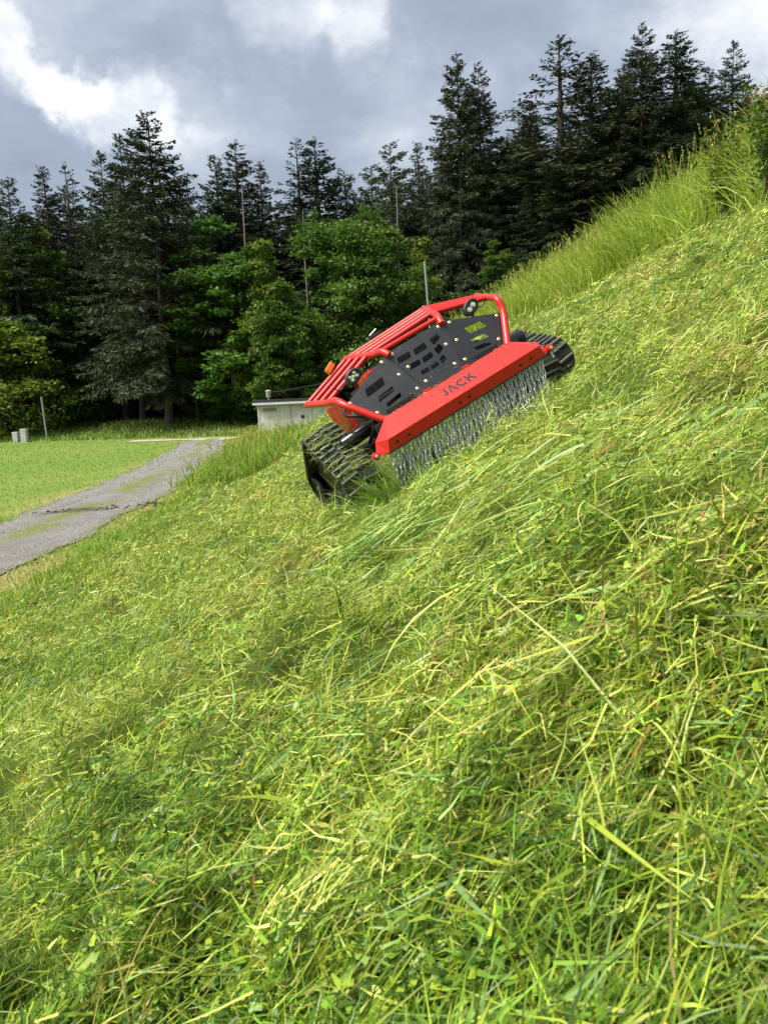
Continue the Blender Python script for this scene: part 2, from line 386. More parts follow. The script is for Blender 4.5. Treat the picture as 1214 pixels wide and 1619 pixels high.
# long limp stalks and broad blades thrown over the mat
def stalks(n, r0, r1, Lm, wts, wd):
    x, y, r = polar(n, r0, r1); k = is_mown(x, y); mx_, my_ = mloc(x, y); k &= ~((np.abs(mx_) < .98) & (my_ > .1) & (my_ < 1.3))
    x, y, r = x[k], y[k], r[k]; n = len(x); az = rng.uniform(0, 2 * np.pi, n)
    return blades(np.stack([x, y, ground(x, y) + rng.uniform(.03, .09, n)], -1), az, np.arctan(np.cos(az) * .5) + rng.normal(.12, .16, n), rng.uniform(.5, 1.3, n) * Lm,
                  np.maximum(rng.uniform(*wd, n), .0008 * r), rng.normal(.25, .3, n), pick(n, wts), 5)
parts += [stalks(900, .8, 7, .16, dict(pale=30, lime=40, green=20, straw=14), (.002, .0035)), stalks(700, .8, 7, .17, dict(green=30, blue=40, lime=20, pale=10), (.005, .010)),
          stalks(170, .8, 5, .11, dict(brown=40, orange=20, straw=40), (.003, .008))]
# long grass pushed up in front of the left track and the chain curtain
def tuft_pts(n, cx, cy, sx, sy):
    px_ = rng.normal(cx, sx, n); py_ = rng.normal(cy, sy, n)
    w = np.array(ORG)[None] + px_[:, None] * np.array(mW) + py_[:, None] * np.array(mD); return w[:, 0], w[:, 1]
for cx, cy, sx, sy, n, hh in [(-.66, .12, .13, .12, 1500, .40), (-.95, .10, .17, .12, 600, .26), (-.3, -.12, .35, .05, 240, .09), (.4, -.12, .35, .05, 200, .07), (1.0, .1, .12, .1, 160, .12)]:
    x, y = tuft_pts(n, cx, cy, sx, sy)
    parts.append(blades(np.stack([x, y, ground(x, y)], -1), rng.uniform(0, 2 * np.pi, n), rng.uniform(.3, 1.45, n), rng.uniform(.5, 1.2, n) * hh, rng.uniform(.004, .007, n), rng.uniform(.2, 1.7, n),
                 pick(n, dict(green=45, lime=22, deep=22, blue=10, pale=5)), 4))
stuff('standing_grass', parts, M_GRASS, 'green blades and stubble standing up between the clippings in the foreground', 'grass')

# broad small leaves of herbs in the mat
def herbs(n, r0, r1):
    x, y, r = polar(n, r0, r1); k = is_mown(x, y) & (fbm(x * 2.2, y * 2.2, 91) > .52); x, y, r = x[k], y[k], r[k]
    x = np.repeat(x, 7) + rng.normal(0, .02, len(x) * 7); y = np.repeat(y, 7) + rng.normal(0, .02, len(y) * 7); r = np.repeat(r, 7); n = len(x)
    z = ground(x, y) + rng.uniform(.03, .09, n)
    return blades(np.stack([x, y, z], -1), rng.uniform(0, 2 * np.pi, n), rng.normal(.25, .35, n), rng.uniform(.012, .026, n) * (1 + .1 * r), rng.uniform(.005, .011, n) * (1 + .1 * r), rng.normal(.3, .4, n), pick(n, dict(green=50, deep=25, lime=25)), 2, roll=rng.normal(0, .3, n), tip=.3)
stuff('herb_leaves', [herbs(5200, .55, 9)], M_GRASS, 'small green herb leaves scattered among the grass clippings', 'leaves')

# 3. tall unmown grass -----------------------------------------------------
def tall(x, y, r, hmin, hmax, wts, seg=4, wmul=1.0):
    n = len(x); L = rng.uniform(hmin, hmax, n) * (.45 + 1.1 * fbm(x * 1.2, y * 1.2, 95)); Wd = np.maximum(rng.uniform(.004, .008, n) * wmul, .0010 * r * wmul)
    return blades(np.stack([x, y, ground(x, y) - .02], -1), rng.uniform(0, 2 * np.pi, n), rng.uniform(.85, 1.55, n), L, Wd, np.where(rng.uniform(0, 1, n) < .3, rng.uniform(.8, 2.2, n), rng.uniform(.0, 1.1, n)), pick(n, wts), seg)
def heads(x, y, h):
    n = len(x); az = rng.uniform(0, 2 * np.pi, n); base = np.stack([x, y, ground(x, y)], -1); el = rng.uniform(1.3, 1.55, n)
    rr = np.hypot(x, y); out = [blades(base, az, el, h, np.maximum(.0028, .0006 * rr), rng.uniform(.0, .25, n), pick(n, dict(lime=40, pale=40, straw=20)), 4, twist=np.zeros(n), tip=.6)]
    d = np.stack([np.cos(el - .1) * np.cos(az), np.cos(el - .1) * np.sin(az), np.sin(el - .1)], -1); topp = base + d * (h * .93)[:, None]
    for _ in range(7):
        pp = topp + d * (rng.uniform(-.04, .10, n))[:, None]
        out.append(blades(pp, rng.uniform(0, 2 * np.pi, n), rng.uniform(.5, 1.4, n), rng.uniform(.02, .05, n), np.maximum(.006, .0009 * rr), rng.uniform(-.2, .6, n), pick(n, dict(straw=50, pale=30, brown=8, lime=12)), 1, tip=.4))
    return join(out)
parts = []
n = 54000
yy = 3.0 * (34 / 3.0) ** rng.uniform(0, 1, n); rx = UPPER(yy) + rng.exponential(1.9, n) + rng.uniform(-.1, .1, n); xx = rx + shift(yy)
k = (xx < 13) & (xx / np.maximum(yy, .1) < 1.3); xx, yy = xx[k], yy[k]
parts.append(tall(xx, yy, np.hypot(xx, yy), .45, 1.05, dict(lime=56, green=28, pale=12, deep=2, straw=3), 3))
n = 900
yy = 4 + 28 * rng.uniform(0, 1, n) ** 1.5; rx = UPPER(yy) + rng.exponential(1.8, n) + .2; xx = rx + shift(yy)
parts.append(heads(xx, yy, rng.uniform(.85, 1.35, n)))
# band left standing along the foot of the slope
n = 24000
yy = rng.uniform(22.5, 47, n); rx = -3.9 + rng.normal(0, .75, n) + 1.2 * sst(30, 44, yy) * rng.uniform(0, 1, n); xx = rx + shift(yy)
parts.append(tall(xx, yy, np.hypot(xx, yy), .20, .66, dict(lime=26, green=54, pale=8, deep=10, straw=2), 3))
n = 260; yy = rng.uniform(22, 46, n); xx = -3.8 + rng.normal(0, .8, n) + shift(yy); parts.append(heads(xx, yy, rng.uniform(.7, 1.15, n)))
stuff('tall_grass', parts, M_TALL, 'tall unmown grass with seed heads standing along the top and foot of the slope', 'grass')

# 4. lawn and verge -----------------------------------------------------------
parts = []
n = 44000
yy = 8 * (60 / 8.0) ** rng.uniform(0, 1, n); xx = rng.uniform(-1, 0, n) * (yy * .62 + 3) + 1; r = relx(xx, yy)
k = (r < RL + .1) & (xx > -42); xx, yy = xx[k], yy[k]; n = len(xx); rr = np.hypot(xx, yy)
g = fbm(xx * .5, yy * .5, 101) + rng.normal(0, .1, n); cc = pick(n, dict(lime=45, green=50, pale=4, straw=4), .12) * .68; c2 = pick(n, dict(lime=55, pale=8, straw=16, green=20), .12) * .68
cc[g > .58] = c2[g > .58]
parts.append(blades(np.stack([xx, yy, ground(xx, yy)], -1), rng.uniform(0, 6.3, n), rng.uniform(.5, 1.4, n), rng.uniform(.03, .08, n) * (1 + .008 * rr), np.maximum(.004, .0008 * rr), rng.uniform(0, 1, n), cc, 1))
n = 26000
yy = 4 * (45 / 4.0) ** rng.uniform(0, 1, n); rx = rng.uniform(-5.9, -4.3, n); xx = rx + shift(yy); rr = np.hypot(xx, yy)
dryw = (rx < -5.3) & (rng.uniform(0, 1, n) < .55); cc = pick(n, dict(lime=40, green=52, deep=4, pale=4)); c2 = pick(n, dict(straw=45, pale=25, lime=25, brown=5)) * .8; cc[dryw] = c2[dryw]
parts.append(blades(np.stack([xx, yy, ground(xx, yy)], -1), rng.uniform(0, 6.3, n), rng.uniform(.7, 1.5, n), np.where(rx > -5.2, rng.uniform(.08, .22, n), rng.uniform(.03, .08, n)), np.maximum(.004, .0010 * rr), rng.uniform(0, 1.2, n), cc, 2))
# weeds creeping over the road
n = 9000
yy = 9 * (50 / 9.0) ** rng.uniform(0, 1, n); t_ = np.where(rng.uniform(0, 1, n) < .55, rng.normal(.5, .10, n), np.where(rng.uniform(0, 1, n) < .5, rng.normal(.0, .04, n), rng.normal(1, .05, n)))
a, b = road_edges(yy); xx = a + (b - a) * t_; k = fbm(xx * 1.3, yy * .7, 47) > .5; xx, yy = xx[k], yy[k]; n = len(xx); rr = np.hypot(xx, yy)
parts.append(blades(np.stack([xx, yy, base_z(xx, yy) + .02], -1), rng.uniform(0, 6.3, n), rng.uniform(.3, 1.3, n), rng.uniform(.03, .07, n), np.maximum(.005, .0009 * rr), rng.uniform(0, 1, n), pick(n, dict(lime=40, green=30, straw=20, pale=10)) * .8, 1))
# rough grass at the foot of the wood and on the bank
n = 12000
xx = rng.uniform(-34, 1, n); yy = 53 + rng.uniform(0, 1, n) ** .8 * 14 + .28 * np.clip(-xx, 0, 40); rr = np.hypot(xx, yy)
parts.append(blades(np.stack([xx, yy, ground(xx, yy)], -1), rng.uniform(0, 6.3, n), rng.uniform(.8, 1.5, n), rng.uniform(.15, .5, n), np.full(n, .06), rng.uniform(0, 1, n), pick(n, dict(lime=20, green=50, deep=25, straw=5)) * .75, 2))
stuff('lawn_grass', parts, M_GRASS, 'short green lawn and verge grass on both sides of the gravel road', 'grass')

# gravel stones on the road
def octas(c, s, cols):
    n = len(c); d = np.array([[1, 0, 0], [0, 1, 0], [-1, 0, 0], [0, -1, 0], [0, 0, 1], [0, 0, -1]], float)
    a = rng.uniform(0, 6.3, n); ca, sa = np.cos(a), np.sin(a); sc_ = s[:, None] * rng.uniform(.6, 1.3, (n, 3)) * np.array([1, 1, .6])
    v = d[None] * sc_[:, None]; vx = v[..., 0] * ca[:, None] - v[..., 1] * sa[:, None]; vy = v[..., 0] * sa[:, None] + v[..., 1] * ca[:, None]
    v = np.stack([vx, vy, v[..., 2]], -1) + c[:, None]
    f = np.array([[0, 1, 4], [1, 2, 4], [2, 3, 4], [3, 0, 4], [1, 0, 5], [2, 1, 5], [3, 2, 5], [0, 3, 5]])
    return v.reshape(-1, 3), (np.arange(n)[:, None, None] * 6 + f[None]).reshape(-1, 3), np.repeat(cols, 6, 0)
n = 9500
yy = 9 * (46 / 9.0) ** rng.uniform(0, 1, n); a, b = road_edges(yy); t_ = rng.uniform(-.02, 1.03, n); xx = a + (b - a) * t_; rr = np.hypot(xx, yy)
gz = rng.uniform(.10, .42, (n, 1)) * np.array([[1, .96, .91]])
stuff('gravel_stones', [octas(np.stack([xx, yy, base_z(xx, yy) + .025], -1), np.maximum(rng.uniform(.008, .026, n), .0010 * rr * rng.uniform(.6, 1.3, n)), gz)], attrmat('gravel_stone', .85, (80, .2, .005)), 'loose grey gravel stones scattered over the road', 'gravel')
# clods of mud left on the road
n = 90
xx = rng.normal(-7.2, .9, n); yy = 18.7 + .25 * (xx + 7) + rng.normal(0, .22, n); xx[:40] = rng.normal(-5.95, .22, 40); yy[:40] = 19.1 + rng.normal(0, .2, 40)
stuff('mud_clods', [octas(np.stack([xx, yy, base_z(xx, yy) + .035], -1), rng.uniform(.015, .055, n), rng.uniform(.6, 1.3, (n, 1)) * np.array([[.06, .048, .035]]))], attrmat('mud', .95, (40, .6, .02)), 'dark clods of mud and cut turf dropped on the gravel road', 'mud')
# daisies on the lawn
n = 90
xx = rng.normal(-14.2, 1.6, n); yy = rng.normal(38, 3.5, n); rr = np.hypot(xx, yy)
stuff('daisies', [octas(np.stack([xx, yy, ground(xx, yy) + .12], -1), rng.uniform(.012, .022, n), np.full((n, 3), .72))], attrmat('petals', .8, (80, .1, .005)), 'tiny white daisies dotted over the far lawn', 'flowers')

# ------------------------------------------------------------------ mesh builder for made things
class MB:
    def __init__(s): s.v = []; s.f = []
    def add(s, v, f):
        o = len(s.v); s.v += [tuple(p) for p in v]; s.f += [tuple(i + o for i in q) for q in f]; return s
    def box(s, c, size, bev=0.0, M=None):
        x, y, z = [d / 2 for d in size]
        bm = bmesh.new(); bmesh.ops.create_cube(bm, size=1)
        for v in bm.verts: v.co = Vector((v.co.x * 2 * x, v.co.y * 2 * y, v.co.z * 2 * z))
        if bev: bmesh.ops.bevel(bm, geom=bm.edges[:], offset=bev, segments=2, affect='EDGES', profile=.6)
        bm.verts.index_update()
        vs = [(M @ v.co if M else v.co) + Vector(c) for v in bm.verts]; fs = [[v.index for v in f.verts] for f in bm.faces]; bm.free()
        return s.add(vs, fs)
    def tube(s, pts, r, n=10, r2=None, cap=True, bend=0.0):
        P = [Vector(p) for p in pts]
        if bend:
            Q = [P[0]]
            for i in range(1, len(P) - 1):
                a = P[i] + (P[i - 1] - P[i]).normalized() * min(bend, (P[i - 1] - P[i]).length * .45); b = P[i] + (P[i + 1] - P[i]).normalized() * min(bend, (P[i + 1] - P[i]).length * .45)
                for k in range(6):
                    t = k / 5; Q.append(a * (1 - t) ** 2 + P[i] * 2 * t * (1 - t) + b * t * t)
            P = Q + [P[-1]]
        r2 = r if r2 is None else r2; vs = []; nrm = None
        for i, p in enumerate(P):
            d = (P[min(i + 1, len(P) - 1)] - P[max(i - 1, 0)]).normalized()
            if nrm is None: nrm = d.orthogonal().normalized()
            nrm = (nrm - d * nrm.dot(d)).normalized(); bn = d.cross(nrm); rr = r + (r2 - r) * i / max(1, len(P) - 1)
            vs += [p + (nrm * math.cos(2 * math.pi * k / n) + bn * math.sin(2 * math.pi * k / n)) * rr for k in range(n)]
        fs = [(i * n + k, i * n + (k + 1) % n, (i + 1) * n + (k + 1) % n, (i + 1) * n + k) for i in range(len(P) - 1) for k in range(n)]
        if cap: fs += [tuple(range(n))[::-1], tuple((len(P) - 1) * n + k for k in range(n))]
        return s.add(vs, fs)
    def lathe(s, prof, c, axis, n=20, sx=1.0, sy=1.0, xdir=None):
        a = Vector(axis).normalized(); x = Vector(xdir) if xdir else a.orthogonal(); x = (x - a * x.dot(a)).normalized(); y = a.cross(x); vs = []
        for r, h in prof: vs += [Vector(c) + a * h + (x * math.cos(2 * math.pi * k / n) * sx + y * math.sin(2 * math.pi * k / n) * sy) * r for k in range(n)]
        fs = [(i * n + k, i * n + (k + 1) % n, (i + 1) * n + (k + 1) % n, (i + 1) * n + k) for i in range(len(prof) - 1) for k in range(n)]
        fs += [tuple(range(n))[::-1], tuple((len(prof) - 1) * n + k for k in range(n))]
        return s.add(vs, fs)
    def plate(s, loops, fn, th):
        """flat plate with holes: loops of 2-D points (first the outline), fn maps (u,v,w) to space, th = thickness"""
        flat = [p for l in loops for p in l]; n = len(flat)
        tris = tessellate_polygon([[Vector((p[0], p[1], 0)) for p in l] for l in loops])
        vs = [fn(p[0], p[1], 0) for p in flat] + [fn(p[0], p[1], th) for p in flat]; fs = []
        for t in tris: fs.append(tuple(t)); fs.append(tuple(i + n for i in t[::-1]))
        o = 0
        for l in loops:
            m = len(l); fs += [(o + i, o + (i + 1) % m, o + (i + 1) % m + n, o + i + n) for i in range(m)]; o += m
        return s.add(vs, fs)
    def mesh(s, name, smooth=None):
        me = bpy.data.meshes.new(name); me.from_pydata([tuple(v) for v in s.v], [], s.f)
        bm = bmesh.new(); bm.from_mesh(me); bmesh.ops.recalc_face_normals(bm, faces=bm.faces[:])
        if smooth:
            for f in bm.faces: f.smooth = True
            for e in bm.edges: e.smooth = e.is_manifold and e.calc_face_angle(0) < rad(smooth)
        bm.to_mesh(me); bm.free(); me.update(); return me
    def build(s, name, mat, parent=None, smooth=None): return link_mesh(name, s.mesh(name, smooth), mat, parent)

# ------------------------------------------------------------------ trees
def kites(P, D, L, Wd, cols, up=None):
    n = len(P); D = D / np.linalg.norm(D, axis=1, keepdims=True)
    rv = rng.normal(0, 1, (n, 3)); s = np.cross(D, rv); s /= np.linalg.norm(s, axis=1, keepdims=True) + 1e-9
    if up is not None:
        s2 = np.cross(D, np.array([0, 0, 1.0])[None] + rv * up); s2 /= np.linalg.norm(s2, axis=1, keepdims=True) + 1e-9; s = s2
    m = P + D * (L * .45)[:, None]
    v = np.stack([P, m - s * (Wd * .5)[:, None], P + D * L[:, None], m + s * (Wd * .5)[:, None]], 1)
    return v.reshape(-1, 3), (np.arange(n) * 4)[:, None] + np.arange(4)[None], np.repeat(cols, 4, 0)
def stick(P, Q, r0, r1):
    """many thin three-sided sticks"""
    P = np.asarray(P, float); Q = np.asarray(Q, float); n = len(P); d = Q - P; d /= np.linalg.norm(d, axis=1, keepdims=True) + 1e-9
    s = np.cross(d, np.array([.31, .52, .80])); s /= np.linalg.norm(s, axis=1, keepdims=True) + 1e-9; u = np.cross(d, s); vs = []
    for pt, r in ((P, r0), (Q, r1)):
        for k in range(3):
            an = 2 * math.pi * k / 3; vs.append(pt + (s * math.cos(an) + u * math.sin(an)) * np.reshape(r, (-1, 1)))
    v = np.stack(vs, 1).reshape(-1, 3); f = np.array([[0, 1, 4, 3], [1, 2, 5, 4], [2, 0, 3, 5]])
    return v, (np.arange(n)[:, None, None] * 6 + f[None]).reshape(-1, 4)
BARKC = np.array([.05, .04, .03])
def conifer_meshes(H=22., R=3.4, clear=.12, step=.42, per=6, dens=1.0, droop=.35, hang=.6, pal=((.030, .042, .022), (.046, .056, .027), (.060, .060, .030)), gap=.0, seed=1, power=.8):
    r = random.Random(seed); Ps, Ds, Ls, Ws, Cs = [], [], [], [], []; S0, S1, R0 = [], [], []
    h = H * clear; pal = np.array(pal)
    while h < H - .25:
        t = (h - H * clear) / (H * (1 - clear)); prof = (1 - t) ** power * min(1, .55 + t * 3.2)
        nb = per if t < .85 else max(3, per - 2)
        for _ in range(nb):
            if r.random() < gap: continue
            az = r.uniform(0, 6.283); Lb = (R * prof * r.uniform(.55, 1.12) + .18)
            e0 = -.25 + .95 * t ** 1.5 + r.uniform(-.15, .15); hb = h + r.uniform(-.25, .25)
            ca, sa = math.cos(az), math.sin(az); m = 5; pts = []; p = np.array([0, 0, hb]); 
            for k in range(m + 1):
                pts.append(p.copy()); s = k / m; e = e0 - droop * math.sin(s * 3.0) * (1 - t) + .35 * max(0, s - .6) * (1 - t); p = p + np.array([ca * math.cos(e), sa * math.cos(e), math.sin(e)]) * Lb / m
            pts = np.array(pts)
            for k in range(m): S0.append(pts[k]); S1.append(pts[k + 1]); R0.append(.05 * (1 - k / m) * min(1, Lb / 2.5) + .008)
            nt = int(max(5, Lb * 17 * dens)); s = np.sqrt(rng.uniform(.012, 1, nt)); kk = np.minimum((s * m).astype(int), m - 1); fr = s * m - kk
            P = pts[kk] * (1 - fr)[:, None] + pts[kk + 1] * fr[:, None]
            side = np.where(rng.uniform(0, 1, nt) < .5, -1, 1) * rng.uniform(.5, 1.25, nt); aa = az + side
            el = e0 * .5 - hang * rng.uniform(0, 1.5, nt) * (1 - .7 * t)
            D = np.stack([np.cos(el) * np.cos(aa), np.cos(el) * np.sin(aa), np.sin(el)], -1)
            Lt = np.clip((1.15 - s) * Lb * .42, .12, .75) * rng.uniform(.6, 1.2, nt)
            c = pal[rng.integers(0, len(pal), nt)] * rng.lognormal(0, .18, (nt, 1))
            for q in range(2):
                Pq = P + D * (Lt * .5 * q)[:, None] + rng.normal(0, .03, (nt, 3)); Dq = D + rng.normal(0, .28, (nt, 3)); Dq[:, 2] -= .25 * q * hang
                Ps.append(Pq); Ds.append(Dq); Ls.append(Lt * .62 + .06); Ws.append(rng.uniform(.06, .14, nt)); Cs.append(c * (1 + .12 * q))
        h += step * (1.15 - .45 * t) * r.uniform(.8, 1.2)
    n = 26                                                             # leader
    P = np.stack([rng.normal(0, .03, n), rng.normal(0, .03, n), H - .9 + rng.uniform(0, .9, n)], -1); a = rng.uniform(0, 6.283, n)
    Ps.append(P); Ds.append(np.stack([np.cos(a), np.sin(a), rng.uniform(.6, 2.2, n)], -1)); Ls.append(rng.uniform(.12, .3, n)); Ws.append(np.full(n, .06)); Cs.append(pal[rng.integers(0, len(pal), n)])
    k = kites(np.concatenate(Ps), np.concatenate(Ds), np.concatenate(Ls), np.concatenate(Ws), np.concatenate(Cs))
    sv, sf = stick(S0, S1, np.array(R0), np.array(R0) * .7)
    v, f, c = join([k, (sv, sf, np.tile(BARKC, (len(sv), 1)))])
    crown = np_mesh('conifer_crown', v, f, c)
    b = MB(); z = [0, .3, 1, 3] + [H * q for q in (.25, .45, .65, .85, .985)]; rr = [.36, .27, .24, .22] + [.20, .155, .11, .055, .012]
    b.tube([(.04 * math.sin(q * .9 + seed), .04 * math.cos(q * 1.1), q) for q in z], .1, 9)
    for i, q in enumerate(rr):
        for k in range(9):
            vx = b.v[i * 9 + k]; cx, cy = .04 * math.sin(z[i] * .9 + seed), .04 * math.cos(z[i] * 1.1)
            b.v[i * 9 + k] = (cx + (vx[0] - cx) * q / .1, cy + (vx[1] - cy) * q / .1, z[i] if True else vx[2])
    return b.mesh('conifer_trunk', 60), crown
def broad_meshes(H=13., R=4.0, lobes=26, leaves=20000, clear=.22, pal=((.050, .105, .018), (.070, .135, .022), (.095, .165, .028)), seed=1, leaf=.235, bushy=False):
    r = random.Random(seed); pal = np.array(pal); b = MB(); limbs0, limbs1, lr = [], [], []
    trunk = [Vector((0, 0, 0))]
    for k in range(1, 7): trunk.append(Vector((trunk[-1].x + r.uniform(-.18, .18), trunk[-1].y + r.uniform(-.18, .18), H * .82 * k / 6)))
    b.tube(trunk, .055 * H / 4 + .05, 8, .03)
    cents = []
    for i in range(lobes):
        for _ in range(40):
            t = r.random(); z = H * (clear + (1 - clear) * t); env = R * (math.sin(math.pi * min(1, .12 + .86 * (t ** .8))) ** .75)
            a = r.uniform(0, 6.283); q = env * math.sqrt(r.uniform(.15, 1)); c = Vector((q * math.cos(a), q * math.sin(a), z - .10 * q))
            if all((c - d[0]).length > .75 for d in cents): break
        cents.append((c, r.uniform(.75, 1.35) * R / 4.0 * (.75 if t > .8 else 1)))
    for c, s in cents:
        k = min(5, max(0, int((c.z * .72) / (H * .82) * 6))); p = trunk[k] + (trunk[k + 1] - trunk[k]) * r.random(); mid = p.lerp(c, .55) + Vector((r.uniform(-.3, .3), r.uniform(-.3, .3), .25))
        limbs0 += [tuple(p), tuple(mid)]; limbs1 += [tuple(mid), tuple(c)]; lr += [.075, .045]
        for _ in range(4):
            limbs0.append(tuple(c)); limbs1.append(tuple(c + Vector((r.uniform(-1, 1), r.uniform(-1, 1), r.uniform(-.5, 1))) * s * .9)); lr.append(.022)
    Ps, Ds, Cs = [], [], []
    for c, s in cents:
        nsub = 15; nl = int(leaves / len(cents) / nsub)
        tint = pal[r.randrange(len(pal))] * .55 + pal.mean(0) * .45
        for _ in range(nsub):
            d = np.array([r.gauss(0, 1), r.gauss(0, 1), r.gauss(.12, .8)]); d /= np.linalg.norm(d); q = np.array(c) + d * s * 1.25 * r.uniform(.55, 1.08); q[2] -= .1
            sp = rng.normal(0, 1, (nl, 3)) * np.array([.30, .30, .15]) * s * 1.05
            Ps.append(q + sp); dd = d[None] * .9 + rng.normal(0, .7, (nl, 3)); dd[:, 2] -= .35; Ds.append(dd); Cs.append(np.tile(tint, (nl, 1)) * rng.lognormal(0, .14, (nl, 1)) * r.uniform(.85, 1.15))
    P = np.concatenate(Ps); n = len(P)
    kt = kites(P, np.concatenate(Ds), leaf * rng.uniform(.7, 1.3, n), leaf * .78 * rng.uniform(.7, 1.2, n), np.concatenate(Cs), .5)
    sv, sf = stick(limbs0, limbs1, np.array(lr), np.array(lr) * .6)
    v, f, c = join([kt, (sv, sf, np.tile(BARKC, (len(sv), 1)))])
    return b.mesh('broad_trunk', 60), np_mesh('broad_crown', v, f, c)
BROWN = ((.031, .047, .020), (.045, .061, .026), (.057, .069, .030))
GREENC = ((.028, .048, .022), (.042, .064, .028), (.054, .074, .031))
CON = {
 'spruce': [conifer_meshes(22, 5.6, .13, .42, 7, 1.0, .38, .75, BROWN, .0, 3, .72)],
 'spruce_b': [conifer_meshes(22, 4.8, .15, .44, 7, .95, .30, .6, GREENC, .05, 4, .8)],
 'fir': [conifer_meshes(22, 4.2, .2, .42, 7, .9, .15, .35, GREENC, .08, 5, .85)],
 'sparse': [conifer_meshes(22, 3.4, .3, .55, 5, .7, .15, .45, BROWN, .25, 6, .8)],
 'larch': [conifer_meshes(22, 4.4, .25, .46, 6, .9, .2, .8, ((.05, .075, .030), (.065, .09, .036), (.045, .065, .03)), .12, 7, .6)],
 'slim': [conifer_meshes(22, 3.0, .2, .40, 7, .95, .35, .7, BROWN, .05, 8, .75)],
}
G1 = ((.060, .125, .018), (.085, .165, .022), (.11, .195, .028)); G2 = ((.11, .175, .020), (.145, .22, .026), (.18, .25, .034)); G3 = ((.045, .10, .018), (.065, .13, .022), (.085, .155, .026))
BRO = {
 'maple': [broad_meshes(14, 4.2, 34, 26000, .12, G1, 11)],
 'lime': [broad_meshes(14, 2.9, 26, 19000, .15, G2, 12)],
 'tallbroad': [broad_meshes(14, 2.7, 28, 20000, .10, G1, 13)],
 'bush': [broad_meshes(4, 2.3, 16, 9000, .05, G3, 14, .15)],
 'hazel': [broad_meshes(6, 2.6, 20, 12000, .05, G2, 15, .16)],
}
def plant_tree(kind, px, py, Y, label, group=None, wide=1.0, name=None, cat='tree', rot=None):
    tip = at(px, py, Y); gz = float(base_z(tip.x, tip.y)); h = tip.z - gz
    tm, cm = (CON.get(kind) or BRO[kind])[0]
    H0 = 22.0 if kind in CON else {'bush': 4.0, 'hazel': 6.0}.get(kind, 14.0)
    s = h / (H0 * (1.0 if kind in CON else 1.03))
    e = empty(name or ('conifer_tree' if kind in CON else 'broadleaf_tree'), (tip.x, tip.y, gz - .1)); e.rotation_euler.z = rng.uniform(0, 6.28) if rot is None else rot
    e.rotation_euler.x = rng.normal(0, .012); e.rotation_euler.y = rng.normal(0, .012); wide *= rng.uniform(.9, 1.12)
    e.scale = (s * wide, s * wide, s); tag(e, label, cat, group)
    link_mesh('trunk', tm, M_BARK, e); link_mesh('crown', cm, M_CONIFER if kind in CON else M_LEAF, e)
    return e
GW = 'conifers on the skyline of the wood'
CT = [  # kind, tip pixel, distance, width, label
 ('spruce_b', 4, 280, 66, 1.0, 'dark conifer cut off by the left edge of the picture'),
 ('slim', 72, 264, 72, 1.0, 'slim dark pointed conifer, second from the left edge on the skyline'),
 ('sparse', 103, 257, 74, .9, 'thin sparse see-through conifer beside the slim dark one at left'),
 ('spruce_b', 160, 238, 68, .9, 'dense green conifer just left of the twin-topped pair at left'),
 ('spruce_b', 187, 210, 65, .8, 'tall dense conifer close behind the biggest spruce on its left'),
 ('spruce', 228, 178, 60, 1.02, 'biggest brownish spruce at the lawn edge with bare lower trunk'),
 ('sparse', 290, 272, 72, 1.0, 'short thin conifer in the gap right of the biggest spruce'),
 ('spruce_b', 338, 246, 76, .8, 'left one of two close conifers behind the tall broadleaf tree'),
 ('fir', 362, 222, 76, 1.0, 'pointed fir rising beside the bare white dead trunk'),
 ('slim', 412, 256, 82, .9, 'thin narrow conifer between the white dead trunk and the twin tips'),
 ('sparse', 466, 216, 74, 1.05, 'sparse conifer, left of the twin tips at the picture middle'),
 ('fir', 500, 216, 76, 1.15, 'dense pointed fir, right of the twin tips at the picture middle'),
 ('larch', 549, 270, 80, 1.0, 'low rounded green conifer in the skyline dip at the middle'),
 ('larch', 590, 262, 78, .9, 'soft green larch just left of the larch with a pale trunk'),
 ('larch', 613, 226, 72, .85, 'soft green larch with a pale bare trunk showing'),
 ('slim', 662, 225, 80, .8, 'thin dark conifer spire between the larches and the tall pair'),
 ('fir', 690, 262, 74, .9, 'short dark fir at the left foot of the tall pair'),
 ('spruce', 720, 84, 66, .78, 'left one of the tall pair of spruces above the machine'),
 ('spruce', 756, 100, 68, .75, 'right one of the tall pair of spruces above the machine'),
 ('spruce_b', 792, 215, 70, .85, 'shorter dark conifer right of the tall pair of spruces'),
 ('fir', 835, 160, 66, 1.0, 'dark conifer left of the pale tall feathery tip at right'),
 ('sparse', 885, 54, 64, 1.5, 'tall pale feathery conifer, leftmost of the group above the hilltop grass'),
 ('slim', 938, 82, 62, 1.35, 'narrow dark conifer between the feathery one and the highest tip'),
 ('fir', 985, 95, 66, 1.0, 'dense conifer close left of the highest tip'),
 ('spruce', 1015, 40, 62, .72, 'conifer with the highest tip of the whole skyline'),
 ('fir', 1068, 46, 62, 1.3, 'broad dark fir right next to the highest tip'),
 ('spruce_b', 1120, 105, 66, .8, 'low dark conifer between the broad fir and the last tip at right'),
 ('spruce_b', 1158, 64, 62, .8, 'last pointed conifer at right before the hilltop grass hides the skyline'),
]
for kd, px, py, Y, wd, lb in CT: plant_tree(kd, px, py, Y + 9, lb, GW, wd * (1.6 if px > 800 else (1.4 if kd.startswith('spruce') else 1.7)))
